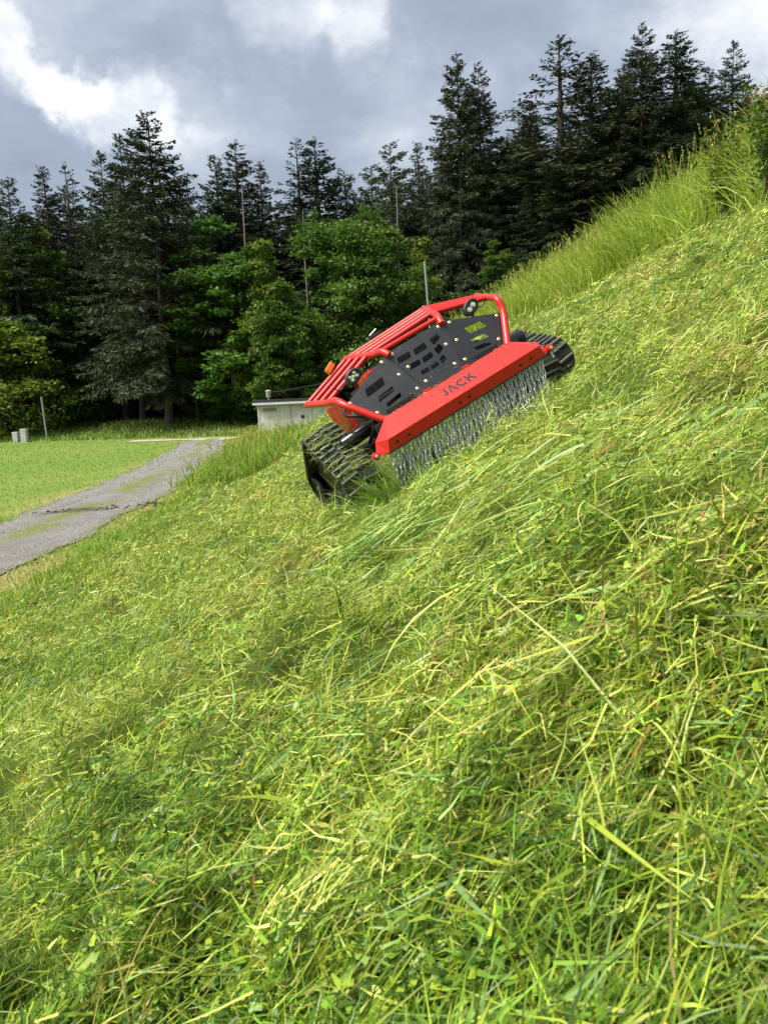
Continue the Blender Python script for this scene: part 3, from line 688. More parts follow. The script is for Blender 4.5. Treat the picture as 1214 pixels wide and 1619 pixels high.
# the wood behind the front rows
r = random.Random(5); kinds = ['spruce', 'spruce_b', 'fir', 'spruce', 'slim', 'larch']
for i in range(46):
    px = -60 + 1330 * (i + r.uniform(.1, .9)) / 46; sk = np.interp(px, [0, 220, 420, 560, 700, 880, 1010, 1214], [320, 290, 305, 315, 255, 175, 130, 140])
    plant_tree(kinds[i % 6], px, sk - 12 + r.uniform(0, 45), r.uniform(84, 104), 'dark conifer standing deep in the wood behind the front rows', 'conifers deep in the wood', 1.6)
GAPS = ['shaded conifer behind the yellow-green tree at the left edge', 'shaded conifer behind the bare brown-grey trunk at left', 'shaded conifer close behind the left flank of the biggest spruce', 'shaded conifer between the biggest spruce and the tall narrow broadleaf tree',
 'shaded conifer between the pale larch and the tall pair', 'shaded conifer at the left foot of the tall pair of spruces', 'shaded conifer at the right foot of the tall pair of spruces', 'shaded conifer below the feathery conifer, nearest the machine', 'shaded conifer right under the feathery conifer',
 'shaded conifer under the narrow dark conifer at right', 'shaded conifer under the highest tip of the skyline', 'shaded conifer just left of the last pointed conifer at right', 'shaded conifer cut off by the right edge above the brambles']
for i, (px, py, Y) in enumerate([(30, 420, 66), (110, 400, 66), (150, 330, 70), (290, 350, 66), (640, 330, 70), (700, 300, 68), (770, 330, 64), (830, 300, 62), (880, 250, 62), (960, 220, 64), (1040, 200, 62), (1110, 190, 60), (1190, 170, 62)]):
    plant_tree(['spruce', 'spruce_b', 'spruce'][i % 3], px, py, Y + 10, GAPS[i], 'conifers between the skyline trees', 1.35)
BT = [
 ('lime', 38, 352, 56, 1.25, 'yellow-green broadleaf tree at the left edge of the picture'),
 ('hazel', -5, 500, 50, 1.1, 'bright low hazel at the left edge beneath the yellow-green tree'),
 ('hazel', 60, 560, 54, 1.1, 'rounded green hazel behind the thin pole on the lawn'),
 ('tallbroad', 348, 333, 60, 1.05, 'tall narrow green broadleaf tree right of the biggest spruce'),
 ('lime', 412, 376, 57, .82, 'lighter green broadleaf tree in front of the tall narrow one'),
 ('tallbroad', 445, 432, 54, .9, 'smaller broadleaf tree above the shed roof'),
 ('maple', 520, 345, 60, .95, 'left half of the big rounded broadleaf pair behind the machine'),
 ('maple', 588, 333, 57, .92, 'biggest rounded broadleaf tree behind the machine'),
 ('lime', 662, 372, 60, .7, 'narrow broadleaf tree behind the grey pole'),
 ('tallbroad', 785, 375, 52, 1.0, 'green broadleaf bush low between dark spruces above the machine'),
 ('tallbroad', 300, 480, 62, .9, 'shaded broadleaf tree between the biggest spruce and the tall narrow one'),
]
for kd, px, py, Y, wd, lb in BT: plant_tree(kd, px, py, Y + (20 if px < 100 else 8), lb, 'broadleaf trees along the edge of the wood', wd * 1.35)
BU = [(20, 640, 60, 'low dark bush at the left edge behind the white stub posts'), (105, 640, 62, 'dark bush right behind the thin lawn pole'), (150, 645, 60, 'bright leafy bush right of the thin lawn pole'), (200, 648, 63, 'dark bush left of the bare spruce trunk'),
      (300, 640, 70, 'dark bush on the bank right of the bare spruce trunk'), (345, 600, 64, 'leafy bush on the bank left of the shed'), (390, 590, 62, 'leafy bush close behind the left shed corner'), (450, 570, 60, 'leafy bush behind the middle of the shed roof'), (560, 560, 60, 'shaded bush behind the left end of the machine'), (640, 520, 60, 'shaded bush behind the machine roof'), (700, 470, 58, 'shaded bush right of the grey pole'), (770, 440, 56, 'shaded bush above the right end of the machine'), (840, 400, 56, 'shaded bush behind the hilltop grass')]
for px, py, Y, lb in BU: plant_tree('bush', px, py, Y + (15 if px < 250 else 6), lb, 'bushes at the foot of the wood', 1.25, 'leafy_bush', 'bush')
# dead white trunk and pale larch trunks
def bare(px0, py0, px1, py1, Y, rb, label, name='dead_tree', mat=None):
    t = at(px0, py0, Y); z = float(base_z(t.x, t.y)); e = empty(name, (t.x, t.y, z - .1)); h = t.z - z; tag(e, label, 'dead tree', 'bare pale trunks in the wood'); b = MB()
    b.tube([(0, 0, 0), (.05, 0, h * .4), (-.03, .02, h * .75), (.04, 0, h)], rb, 7, .03); b.build('trunk', mat or M_PALEBARK, e, 60)
    for i in range(9):
        zz = h * random.uniform(.55, .97); a = random.uniform(0, 6.28); l = random.uniform(.3, .9); q = MB(); q.tube([(0, 0, zz), (l * math.cos(a), l * math.sin(a), zz + random.uniform(-.15, .2))], .022, 5, .006); q.build('branch', mat or M_PALEBARK, e)
bare(381, 280, 0, 0, 58.5 + 12, .16, 'bare whitish dead trunk standing in front of the firs')
bare(626, 292, 0, 0, 68, .12, 'bare pale trunk in front of the soft green larches')
bare(478, 330, 0, 0, 72, .12, 'bare grey trunk between the two big broadleaf crowns')
bare(92, 372, 0, 0, 76, .13, 'bare brown-grey trunk left of the biggest spruce', mat=M_BARK)

# ------------------------------------------------------------------ shed
M_WHITE = pmat('weathered_white_paint', (.80, .79, .75), .75, var=(1.3, (.58, .55, .48)), bump=(20, .2))
M_WHITE2 = pmat('white_trim_paint', (.74, .74, .72), .6, var=(3, (.58, .57, .54)))
M_ROOF = pmat('dark_roofing_felt', (.045, .047, .055), .85, bump=(30, .4))
M_GLASSD = pmat('dark_window_glass', (.015, .018, .02), .08, spec=.6)
M_STEEL = pmat('galvanised_steel', (.42, .44, .46), .45, .85, var=(9, (.30, .31, .33)))
M_CONC = pmat('pale_concrete', (.56, .55, .53), .9, var=(7, (.38, .37, .35)), bump=(30, .4))
SY = 51.0
sa = at(411, 684, SY); sroof = at(411, 640, SY)
sx0 = sa.x; sx1 = at(528, 650, SY).x; sz1 = sroof.z; gz = float(base_z(sx0, SY + 1)) - .1
shed = tag(empty('shed', ((sx0 + sx1) / 2, SY, gz)), 'small white weathered shed with flat dark roof beyond the slope', 'shed')
sw = sx1 - sx0; sh = sz1 - gz; sd = 4.0
b = MB(); b.box((0, sd / 2, sh / 2), (sw, sd, sh)); b.build('wall', M_WHITE, shed)
nb = 7
for i in range(nb):                                        # vertical cladding sheets with cover strips
    q = MB(); q.box((-sw / 2 + sw * (i + .5) / nb, -.02, sh / 2 - .06), (sw / nb - .03, .03, sh - .12), .004); q.build('cladding_panel', M_WHITE, shed)
for i in (0, 3, nb):
    q = MB(); q.box((-sw / 2 + sw * i / nb, -.045, sh / 2 - .03), (.10, .05, sh - .06), .006); q.build('batten', M_WHITE2 if i != 3 else M_CONC, shed)
roof = MB().box((0, sd / 2 - .1, sh + .17), (sw + .6, sd + .7, .16), .02).build('roof', M_ROOF, shed)
MB().box((0, -.50, sh + .045), (sw + .56, .05, .14), .008).build('fascia', M_WHITE2, roof)
MB().box((0, -.40, sh + .28), (sw + .5, .12, .07), .01).build('roof_edge', M_ROOF, roof)
ch = MB(); ch.lathe([(.05, 0), (.05, .28)], (-sw / 2 + .62, .8, sh + .2), (0, 0, 1), 12); ch.lathe([(.13, 0), (.15, .04), (.15, .34), (.20, .40), (.20, .44), (.02, .50)], (-sw / 2 + .62, .8, sh + .46), (0, 0, 1), 14); ch.build('vent_pipe', M_CONC, roof, 40)
dr = MB().box((.55, -.06, 1.0), (.95, .05, 1.95), .01).build('door', M_WHITE2, shed)
for k in (0, 1): MB().box((.42 + .27 * k, -.095, 1.42), (.22, .03, .22), .004).build('pane', M_GLASSD if k == 0 else M_CONC, dr)
MB().box((.94, -.11, 1.0), (.04, .06, .14), .008).build('handle', M_STEEL, dr)
MB().box((-sw / 2 + .75, -.06, sh - .35), (.9, .03, .22), .004).build('board_patch', pmat('bare_board', (.34, .27, .2), .9), shed)
cable = MB(); A = Vector((sx0 + .75, SY + .8, gz + sh + .8)); B = at(700, 520, 58); cable.tube([A.lerp(B, t / 12) - Vector((0, 0, .9 * math.sin(math.pi * t / 12))) for t in range(13)], .014, 5); tag(cable.build('overhead_cable', pmat('cable_rubber', (.10, .11, .10), .7)), 'thin overhead cable running from the shed roof to the right', 'cable')

# posts
def post(name, px0, py0, px1, py1, Y, r_, mat, label, cat, extra=0):
    top = at(px0, py0, Y); bot = at(px1, py1, Y); z = float(base_z(bot.x, bot.y)); bot.z = z - .15; e = empty(name, (bot.x, bot.y, z)); tag(e, label, cat)
    d = top - Vector((bot.x, bot.y, z)); b = MB(); b.tube([(0, 0, -.2), tuple(d)], r_, 12, r_ * .97); b.build('shaft', mat, e, 50); q = MB(); q.lathe([(r_ * 1.12, -.02), (r_ * 1.15, .01), (r_ * .5, .03)], tuple(d), tuple(d), 12); q.build('cap', mat, e, 40); return e
post('metal_pole', 66, 628, 75, 691, 61, .075, M_STEEL, 'thin grey metal pole leaning left at the far lawn edge', 'pole')
post('metal_pole', 671, 415, 686, 600, 24, .034, M_STEEL, 'tall thin grey metal pole rising behind the red machine', 'pole')
def stub(px, py0, py1, w, Y, label):
    t = at(px, py0, Y); b0 = at(px, py1, Y); z = float(base_z(t.x, t.y)); h = t.z - z; ww = w / FPX * Y; e = empty('stub_post', (t.x, t.y, z)); tag(e, label, 'post', 'white stub posts on the lawn')
    MB().box((0, 0, h / 2 - .05), (ww, ww, h + .1), .02).build('shaft', M_CONC, e); MB().box((0, 0, h + .015), (ww * 1.06, ww * 1.06, .05), .015).build('cap', M_WHITE2, e)
stub(25, 684, 694, 8, 62, 'shorter left one of the two white stub posts on the lawn'); stub(38, 679, 694, 9, 61, 'taller right one of the two white stub posts on the lawn')

# brambles on the unmown part of the slope
def bramble(px, py, Y, h, w, nleaf, label, tips=.2, seed=1):
    p = at(px, py, Y); z = float(ground(p.x, p.y)); e = empty('bramble_shrub', (p.x, p.y, z)); tag(e, label, 'shrub', 'shrubs in the unmown grass'); r = random.Random(seed); P, D, C = [], [], []
    for i in range(11):
        a = r.uniform(0, 6.28); l = h * r.uniform(.6, 1.15); top = Vector((math.cos(a) * w * r.uniform(.2, .9), math.sin(a) * w * r.uniform(.2, .9), l)); mid = top * .5 + Vector((-.1 * math.cos(a) * w, -.1 * math.sin(a) * w, l * .22)); st = MB()
        pts = [Vector((r.uniform(-.06, .06), r.uniform(-.06, .06), -.03)), mid, top]; pts = [pts[0] * (1 - t) ** 2 + pts[1] * 2 * t * (1 - t) + pts[2] * t * t for t in [k / 6 for k in range(7)]]
        st.tube(pts, .007, 5, .003); st.build('stem', M_BARK, e)
        n = nleaf // 11; t = rng.uniform(.2, 1, n); k = np.minimum((t * 6).astype(int), 5); A = np.array([tuple(q) for q in pts]); f = (t * 6 - k)[:, None]; q = A[k] * (1 - f) + A[k + 1] * f
        q = q + rng.normal(0, .075, (n, 3)); P.append(q); dd = rng.normal(0, .7, (n, 3)); dd[:, 2] += .1; D.append(dd)
        c = pick(n, dict(green=30, deep=60, lime=10)) * .75; m = (t > .86) & (rng.uniform(0, 1, n) < tips); c[m] = pick(int(m.sum()), dict(orange=60, straw=30, brown=10)); C.append(c)
    P = np.concatenate(P); n = len(P); v, f, c = kites(P, np.concatenate(D), rng.uniform(.035, .07, n), rng.uniform(.025, .045, n), np.concatenate(C), .6)
    link_mesh('foliage', np_mesh('bramble_foliage', v, f, c), M_LEAF, e)
def on_slope(px, py):
    d = ray(px, py)
    for k in range(30, 900):
        p = cC + d * (k * .04)
        if p.z < float(base_z(p.x, p.y)) + .02: return p.y
    return 12.0
for px, py, h, w, nl, lb, tp in [(1150, 348, 1.05, .5, 1500, 'dark leafy bramble with orange shoot tips at the right edge of the hilltop', .14), (1215, 330, 1.1, .55, 1500, 'leafy bramble cut off by the right edge of the picture', .14), (1038, 392, .5, .35, 700, 'small leafy bramble half hidden in the unmown grass', .15), (955, 428, .42, .30, 600, 'lowest leafy bramble in the unmown grass nearest the machine', .1)]:
    bramble(px, py, on_slope(px, py) + .1, h, w, nl, lb, tp, int(px))

# a clump of long pale grass left standing below the machine, and combed grass before the chains
def slope_pt(px, py): return at(px, py, on_slope(px, py))
c = slope_pt(478, 850); n = 70; x = rng.normal(c.x, .035, n); y = rng.normal(c.y, .04, n)
v, f, cc = join([blades(np.stack([x, y, ground(x, y)], -1), rng.uniform(0, 6.28, n), rng.uniform(1.1, 1.5, n), rng.uniform(.22, .40, n), rng.uniform(.004, .007, n), rng.uniform(.8, 2.4, n), pick(n, dict(blue=60, green=25, pale=15)), 6)])
e = empty('grass_clump', (c.x, c.y, float(ground(c.x, c.y)))); tag(e, 'drooping clump of long bluish grass standing just left below the mower', 'grass clump')
o = link_mesh('blades', np_mesh('long_blades', v - np.array(e.location), f, cc), M_GRASS, e)
cp = []
for px, py, n, dx, dy in [(590, 880, 260, .22, .12), (690, 905, 160, .15, .10), (600, 840, 160, .12, .08), (1090, 900, 220, .25, .25), (900, 830, 160, .25, .2)]:
    c = slope_pt(px, py); x = rng.normal(c.x, dx, n); y = rng.normal(c.y, dy, n); az = rng.normal(.15, .30, n) + (math.pi if px > 800 else 0)
    cp.append(blades(np.stack([x, y, ground(x, y) + rng.uniform(.05, .10, n)], -1), az, np.arctan(np.cos(az) * .5) + rng.normal(.06, .12, n), rng.uniform(.10, .28, n), rng.uniform(.0025, .006, n), rng.normal(.2, .25, n), pick(n, dict(green=40, blue=25, lime=25, pale=15)), 4))
stuff('combed_grass', cp, M_GRASS, 'long cut grass blades combed flat over the clippings below the machine', 'grass')

# ------------------------------------------------------------------ the tracked mower
M_RED = pmat('red_powder_coat', (.62, .018, .012), .34, spec=.5, bump=(90, .05, .002), var=(2.5, (.54, .016, .011)))
def dusty(m, scale, col, lo, hi):
    t = m.node_tree; b = t.nodes['Principled BSDF']; src = b.inputs['Base Color'].links[0].from_socket; tcn = N(t, 'ShaderNodeTexCoord')
    f = noise(t, tcn.outputs['Object'], scale, 7, .75); big_ = noise(t, tcn.outputs['Object'], 3.0, 3, .5)
    w = N(t, 'ShaderNodeMapRange'); link(t, mth(t, 'ADD', f, mth(t, 'MULTIPLY', big_, .25)), w.inputs[0]); w.inputs[1].default_value = lo; w.inputs[2].default_value = hi
    mixn = N(t, 'ShaderNodeMix', data_type='RGBA'); link(t, mth(t, 'MULTIPLY', w.outputs[0], .55), mixn.inputs[0]); link(t, src, mixn.inputs[6]); mixn.inputs[7].default_value = (*col, 1)
    link(t, mixn.outputs[2], b.inputs['Base Color'])
dusty(M_RED, 26, (.16, .07, .03), .70, .80)
M_PLATE = pmat('charcoal_powder_coat', (.017, .019, .024), .40, spec=.45, bump=(160, .10, .001), var=(5, (.024, .026, .030)))
dusty(M_PLATE, 30, (.10, .11, .08), .70, .82)
M_BLACK = pmat('black_plastic', (.012, .012, .013), .5, var=(8, (.022, .022, .022)))
M_RUBBER = pmat('dirty_rubber', (.010, .010, .0095), .75, var=(7, (.030, .034, .016)), bump=(50, .5, .004))
M_CLEAT = pmat('worn_cleat_edge', (.05, .05, .047), .55, var=(14, (.20, .20, .18)), bump=(60, .4, .003))
M_CHAIN = pmat('zinc_chain', (.70, .72, .73), .36, .6, var=(40, (.50, .52, .54)))
M_BRASS = pmat('yellow_zinc_bolt', (.72, .55, .30), .3, .9)
M_LENS = pmat('lamp_reflector', (.78, .80, .76), .08, .85)
M_LED = pmat('led_chip', (.75, .72, .35), .3)
M_AMBER = pmat('amber_lens', (.85, .20, .015), .18, spec=.6)
M_INK = pmat('black_lettering', (.008, .008, .009), .45)
M_HYD = pmat('black_cylinder_paint', (.015, .015, .016), .2, .3, spec=.7)
M_CHROME = pmat('chromed_rod', (.75, .76, .78), .12, 1.0)
mow = empty('slope_mower'); mw = Matrix(((mW.x, mD.x, eN.x, ORG.x), (mW.y, mD.y, eN.y, ORG.y), (mW.z, mD.z, eN.z, ORG.z), (0, 0, 0, 1)))
mow.matrix_world = mw
tag(mow, 'red and black tracked slope mower with a chain curtain tilted on the hillside', 'mower')
def pt(name, mb, mat, parent=mow, smooth=None, label=None):
    o = mb.build(name, mat, parent, smooth)
    if label: o['label'] = label
    return o
# front guard with sloping face, folded lower lip and tapered ends
A_, B_, T_, C_, D_ = (.63, .0, .205), (.60, -.022, .283), (.50, .13, .405), (.70, .075, .222), (.655, .075, .305)
gv = []
for s in (-1, 1): gv += [(s * p[0], p[1], p[2]) for p in (A_, B_, T_, C_, D_)]
gf = [(0, 5, 6, 1), (1, 6, 7, 2), (0, 1, 4, 3), (5, 8, 9, 6), (1, 2, 4), (6, 9, 7)]
g = MB(); g.add(gv, gf); gm = g.mesh('front_guard')
guard = link_mesh('front_guard', gm, M_RED, mow)
sm = guard.modifiers.new('thickness', 'SOLIDIFY'); sm.thickness = .008; sm.offset = -1
bv = guard.modifiers.new('edge', 'BEVEL'); bv.width = .004; bv.segments = 2; bv.limit_method = 'ANGLE'
pt('guard_top_strip', MB().box((0, .142, .398), (1.0, .03, .012), .003), M_RED)
pt('guard_back_plate', MB().box((0, .16, .30), (1.18, .012, .18), .003), M_BLACK)
for s in (-1, 1):                                        # lifting eyes at the two tips
    e_ = MB(); e_.lathe([(.016, -.02), (.024, -.016), (.024, .016), (.016, .02)], (s * .705, .055, .228), (0, 1, .15), 16); eye = pt('end_boss', e_, M_RED, smooth=40)
    q = MB(); q.lathe([(.012, 0), (.012, .006), (.006, .010)], (s * .705, .034, .226), (0, -1, -.15), 12); pt('bolt', q, M_CHAIN, eye, 40)
    q = MB(); q.tube([(s * .70, .06, .21), (s * .70, .055, .16)], .008, 6); pt('shackle', q, M_CHAIN, eye, 60)
for x_ in (-.466, -.553, .011, -.063, .517, .428):
    q = MB(); q.lathe([(.0095, 0), (.0095, .003)], (x_, -.0095, .240), (0, -1, -.28), 14); pt('dark_hole_disc', q, M_INK, guard)  # black disc on the lip, painting the shade inside a hole
# lettering on the sloping face
fo = Vector((0, B_[1], B_[2])); fu = (Vector((0, T_[1], T_[2])) - fo).normalized(); fn_ = Vector((1, 0, 0)).cross(fu)
def face(u, v, w): return Vector((u, 0, 0)) + fo + fu * v + fn_ * (.0012 + w)
if fn_.y > 0: fn_ = -fn_
def letter(polys, name):
    m = MB()
    for p in polys: m.plate([p], lambda u, v, w: face(u * .0105 - .118, .058 + v * .0105, w), .0012)
    o = m.build(name, M_INK, guard); return o
def arc(cx, cy, r0, r1, a0, a1, n=14):
    o = [(cx + r1 * math.cos(rad(a0 + (a1 - a0) * k / n)), cy + r1 * math.sin(rad(a0 + (a1 - a0) * k / n))) for k in range(n + 1)]
    i = [(cx + r0 * math.cos(rad(a0 + (a1 - a0) * k / n)), cy + r0 * math.sin(rad(a0 + (a1 - a0) * k / n))) for k in range(n + 1)][::-1]
    return o + i
letter([[(2.2, 7), (3.6, 7), (3.6, 2), (2.2, 2)], arc(1.75, 2.0, .45, 1.85, 200, 360)], 'letter')
letter([[(4.4, 0), (5.6, 0), (7.6, 5.0), (8.0, 7), (7.0, 7)], [(8.2, 7), (9.3, 4.1), (10.9, 0), (9.6, 0), (7.55, 5.4), (7.3, 7)], [(6.2, 0), (6.9, 0), (8.3, 3.2), (9.1, 1.2), (9.6, .0), (9.2, 0), (8.25, 2.2), (7.3, 0), (6.7, 0)]], 'letter')
letter([arc(15.0, 3.5, 2.15, 3.55, 48, 312, 22)], 'letter')
letter([[(18.6, 0), (20.0, 0), (20.0, 7), (18.6, 7)], [(20.0, 2.4), (20.0, 4.2), (22.6, 7), (24.3, 7)], [(20.9, 3.9), (21.9, 4.9), (24.6, 0), (22.95, 0)]], 'letter')

# chain curtain
def link_shape(m, c, d, side, Lk, Wk, rw, n=12, k=5):
    d = d.normalized(); side = (side - d * side.dot(d)).normalized(); nn = d.cross(side); vs = []
    hs = Lk / 2 - Wk / 2
    for i in range(n):
        a = 2 * math.pi * i / n; ca, sa_ = math.cos(a), math.sin(a)
        cen = c + side * (ca * (Wk / 2 - rw)) + d * (sa_ * (Wk / 2 - rw) + (hs if sa_ > 1e-6 else (-hs if sa_ < -1e-6 else 0)))
        rr = side * ca + d * sa_
        for j in range(k):
            b = 2 * math.pi * j / k; vs.append(cen + (rr * math.cos(b) + nn * math.sin(b)) * rw)
    m.add(vs, [(i * k + j, ((i + 1) % n) * k + j, ((i + 1) % n) * k + (j + 1) % k, i * k + (j + 1) % k) for i in range(n) for j in range(k)])
gdown = Vector((eN.dot(Vector((0, 0, -1))) * 0, 0, 0))
Minv = mw.to_3x3().transposed(); gl = Minv @ Vector((0, 0, -1))            # gravity in the mower's frame
rch = random.Random(3); nrow = 38
for row in range(2):
    for i in range(nrow):
        x_ = -.615 + 1.23 * (i + .5 * row + rch.uniform(-.12, .12)) / (nrow - .5)
        p = Vector((x_, .028 + .055 * row, .207)); m = MB(); nl = rch.choice([6, 7, 7, 8]); pitch_ = .040
        if rch.random() < .12: nl -= 1
        sw_ = rch.uniform(-.05, .05); tw = rch.uniform(-.5, .5)
        for k in range(nl):
            dd = (gl + Vector((.22 + sw_, -.10 + rch.uniform(-.04, .04), -.10)) * (1.0 if k < 5 else 1.15) + Vector((rch.uniform(-.05, .05), rch.uniform(-.05, .05), 0))).normalized()
            c = p + dd * (pitch_ * .5)
            a = tw + (0.25 if k % 2 == 0 else 0.25 + math.pi / 2) + rch.uniform(-.2, .2)
            link_shape(m, c, dd, Vector((math.cos(a), math.sin(a), 0)), .0525, .0265, .0043)
            p = p + dd * pitch_
        o = m.build('chain', M_CHAIN, mow, 80)
pt('chain_rail', MB().box((0, .06, .203), (1.25, .12, .012), .002), M_BLACK)

# front panels: plane leaning back
def pan(x, z, w=0): return Vector((x, .16 + (z - .40) * .389, z)) + Vector((0, -.932, .362)) * w
def wing(s):
    def fnw(x, z, w=0):
        xe = .232 - (.75 - z) * .20                      # fold line
        return pan(x, z, w) + Vector((0, .14 * max(0, abs(x) - xe), 0))
    return fnw
def slot(cx, cz, l, h, ang, sk=.25):
    ca, sa_ = math.cos(rad(ang)), math.sin(rad(ang)); q = []
    for u, v in ((-1, -1), (1, -1), (1, 1), (-1, 1)):
        uu, vv = u * l / 2 + v * h / 2 * sk, v * h / 2; q.append((cx + uu * ca - vv * sa_, cz + uu * sa_ + vv * ca))
    out = []                                             # small rounded corners
    for i in range(4):
        p, a, b = Vector(q[i]), Vector(q[i - 1]), Vector(q[(i + 1) % 4]); r_ = .007
        out += [tuple(p + (a - p).normalized() * r_), tuple(p + ((a - p).normalized() + (b - p).normalized()) * r_ * .3), tuple(p + (b - p).normalized() * r_)]
    return out
sC = [(-.140, .668, .10, .042, -2), (-.012, .664, .10, .042, 3), (.115, .672, .075, .048, 18), (-.110, .592, .085, .036, -3), (-.008, .590, .085, .036, 4), (.092, .600, .062, .042, 20), (-.080, .522, .065, .028, -3), (-.004, .520, .065, .028, 5), (.070, .528, .048, .034, 22)]
center = [(-.229, .752), (.229, .752), (.151, .405), (-.151, .405)]
P = MB(); P.plate([center] + [slot(*s_) for s_ in sC], pan, .006); front = pt('front_panel', P, M_PLATE)
for s in (-1, 1):
    f = wing(s); w_ = [(s * .232, .750), (s * .154, .405), (s * .500, .390), (s * .652, .592)]
    sl = [slot(s * .415, .600, .145, .052, s * -6, -.45 * s), slot(s * .385, .524, .125, .034, s * -7, -.5 * s), slot(s * .365, .466, .12, .026, s * -8, -.6 * s)]
    P = MB(); P.plate([w_] + sl, f, .006); wp = pt('side_panel', P, M_PLATE)
    for bx, bz in [(.278, .715), (.237, .588), (.196, .450), (.607, .590), (.500, .448)]:
        c = f(s * bx, bz, .006); q = MB(); q.lathe([(.0125, 0), (.0125, .002), (.008, .005), (.003, .006)], c, (0, -.932, .362), 12); pt('bolt', q, M_BRASS, wp, 40)
    for bx, bz in [(.19, .727), (.155, .600), (.118, .461)]:
        c = pan(s * bx, bz, .006); q = MB(); q.lathe([(.0125, 0), (.0125, .002), (.008, .005), (.003, .006)], c, (0, -.932, .362), 12); pt('bolt', q, M_BRASS, front, 40)
    pt('panel_bracket', MB().box((s * .155, .158, .395), (.05, .05, .05), .006), M_RED)
pt('cooling_grille', MB().box((0, .20, .415), (.9, .05, .05), .003), M_BLACK)
for i in range(30): pt('grille_fin', MB().box((-.42 + .84 * i / 29, .168, .398), (.006, .012, .03)), M_BLACK)

# tubular cage
RISE = .13
def hoop_low(t, s=-1): return Vector((.655 + .03 * t, .30 + .80 * t, .635 + RISE * t * .95)) if s < 0 else Vector((.665 + .09 * t, .30 + .42 * t, .705 + .09 * t))
def hoop_knee(t, s=-1): return Vector((.238, .33 + .77 * t, .775 + RISE * t)) if s < 0 else Vector((.245 + .13 * t, .33 + .45 * t, .80 + .115 * t))
cage = []
for s in (-1, 1):
    S_ = lambda p: Vector((p[0] * s, p[1], p[2]))
    q = MB(); q.tube([S_(p) for p in [(.50, .155, .385), (.655, .262, .602), (.668, .28 if s > 0 else .34, .70 if s > 0 else .66), hoop_low(.35, s), hoop_low(1, s)]], .0245, 12, bend=.06); pt('side_hoop', q, M_RED, smooth=60)
    q = MB(); q.tube([S_(p) for p in [(.215, .272, .735), (.235, .31, .785), hoop_knee(.12, s), hoop_knee(1, s)]], .0245, 12, bend=.05); pt('roof_hoop', q, M_RED, smooth=60)
    for k, t in enumerate((1.0, .80, .58, .36)):
        q = MB(); q.tube([S_(hoop_low(t, s)), S_(hoop_knee(t, s))], .019, 10); pt('side_bar', q, M_RED, smooth=60)
    q = MB(); q.tube([S_(p) for p in [(.50, .155, .385), (.52, .5, .36), (.52, .95, .36)]], .018, 10, bend=.05); pt('lower_rail', q, M_RED, smooth=60)

for t in (1.0, .80, .58, .36):
    a_, b_ = hoop_knee(t), hoop_knee(t, 1); q = MB(); q.tube([(-a_.x, a_.y, a_.z), (b_.x, b_.y, b_.z)], .019, 10); pt('roof_bar', q, M_RED, smooth=60)
q = MB(); q.tube([(-.235, .31, .785), (.235, .31, .785)], .016, 10); pt('roof_bar', q, M_RED, smooth=60)

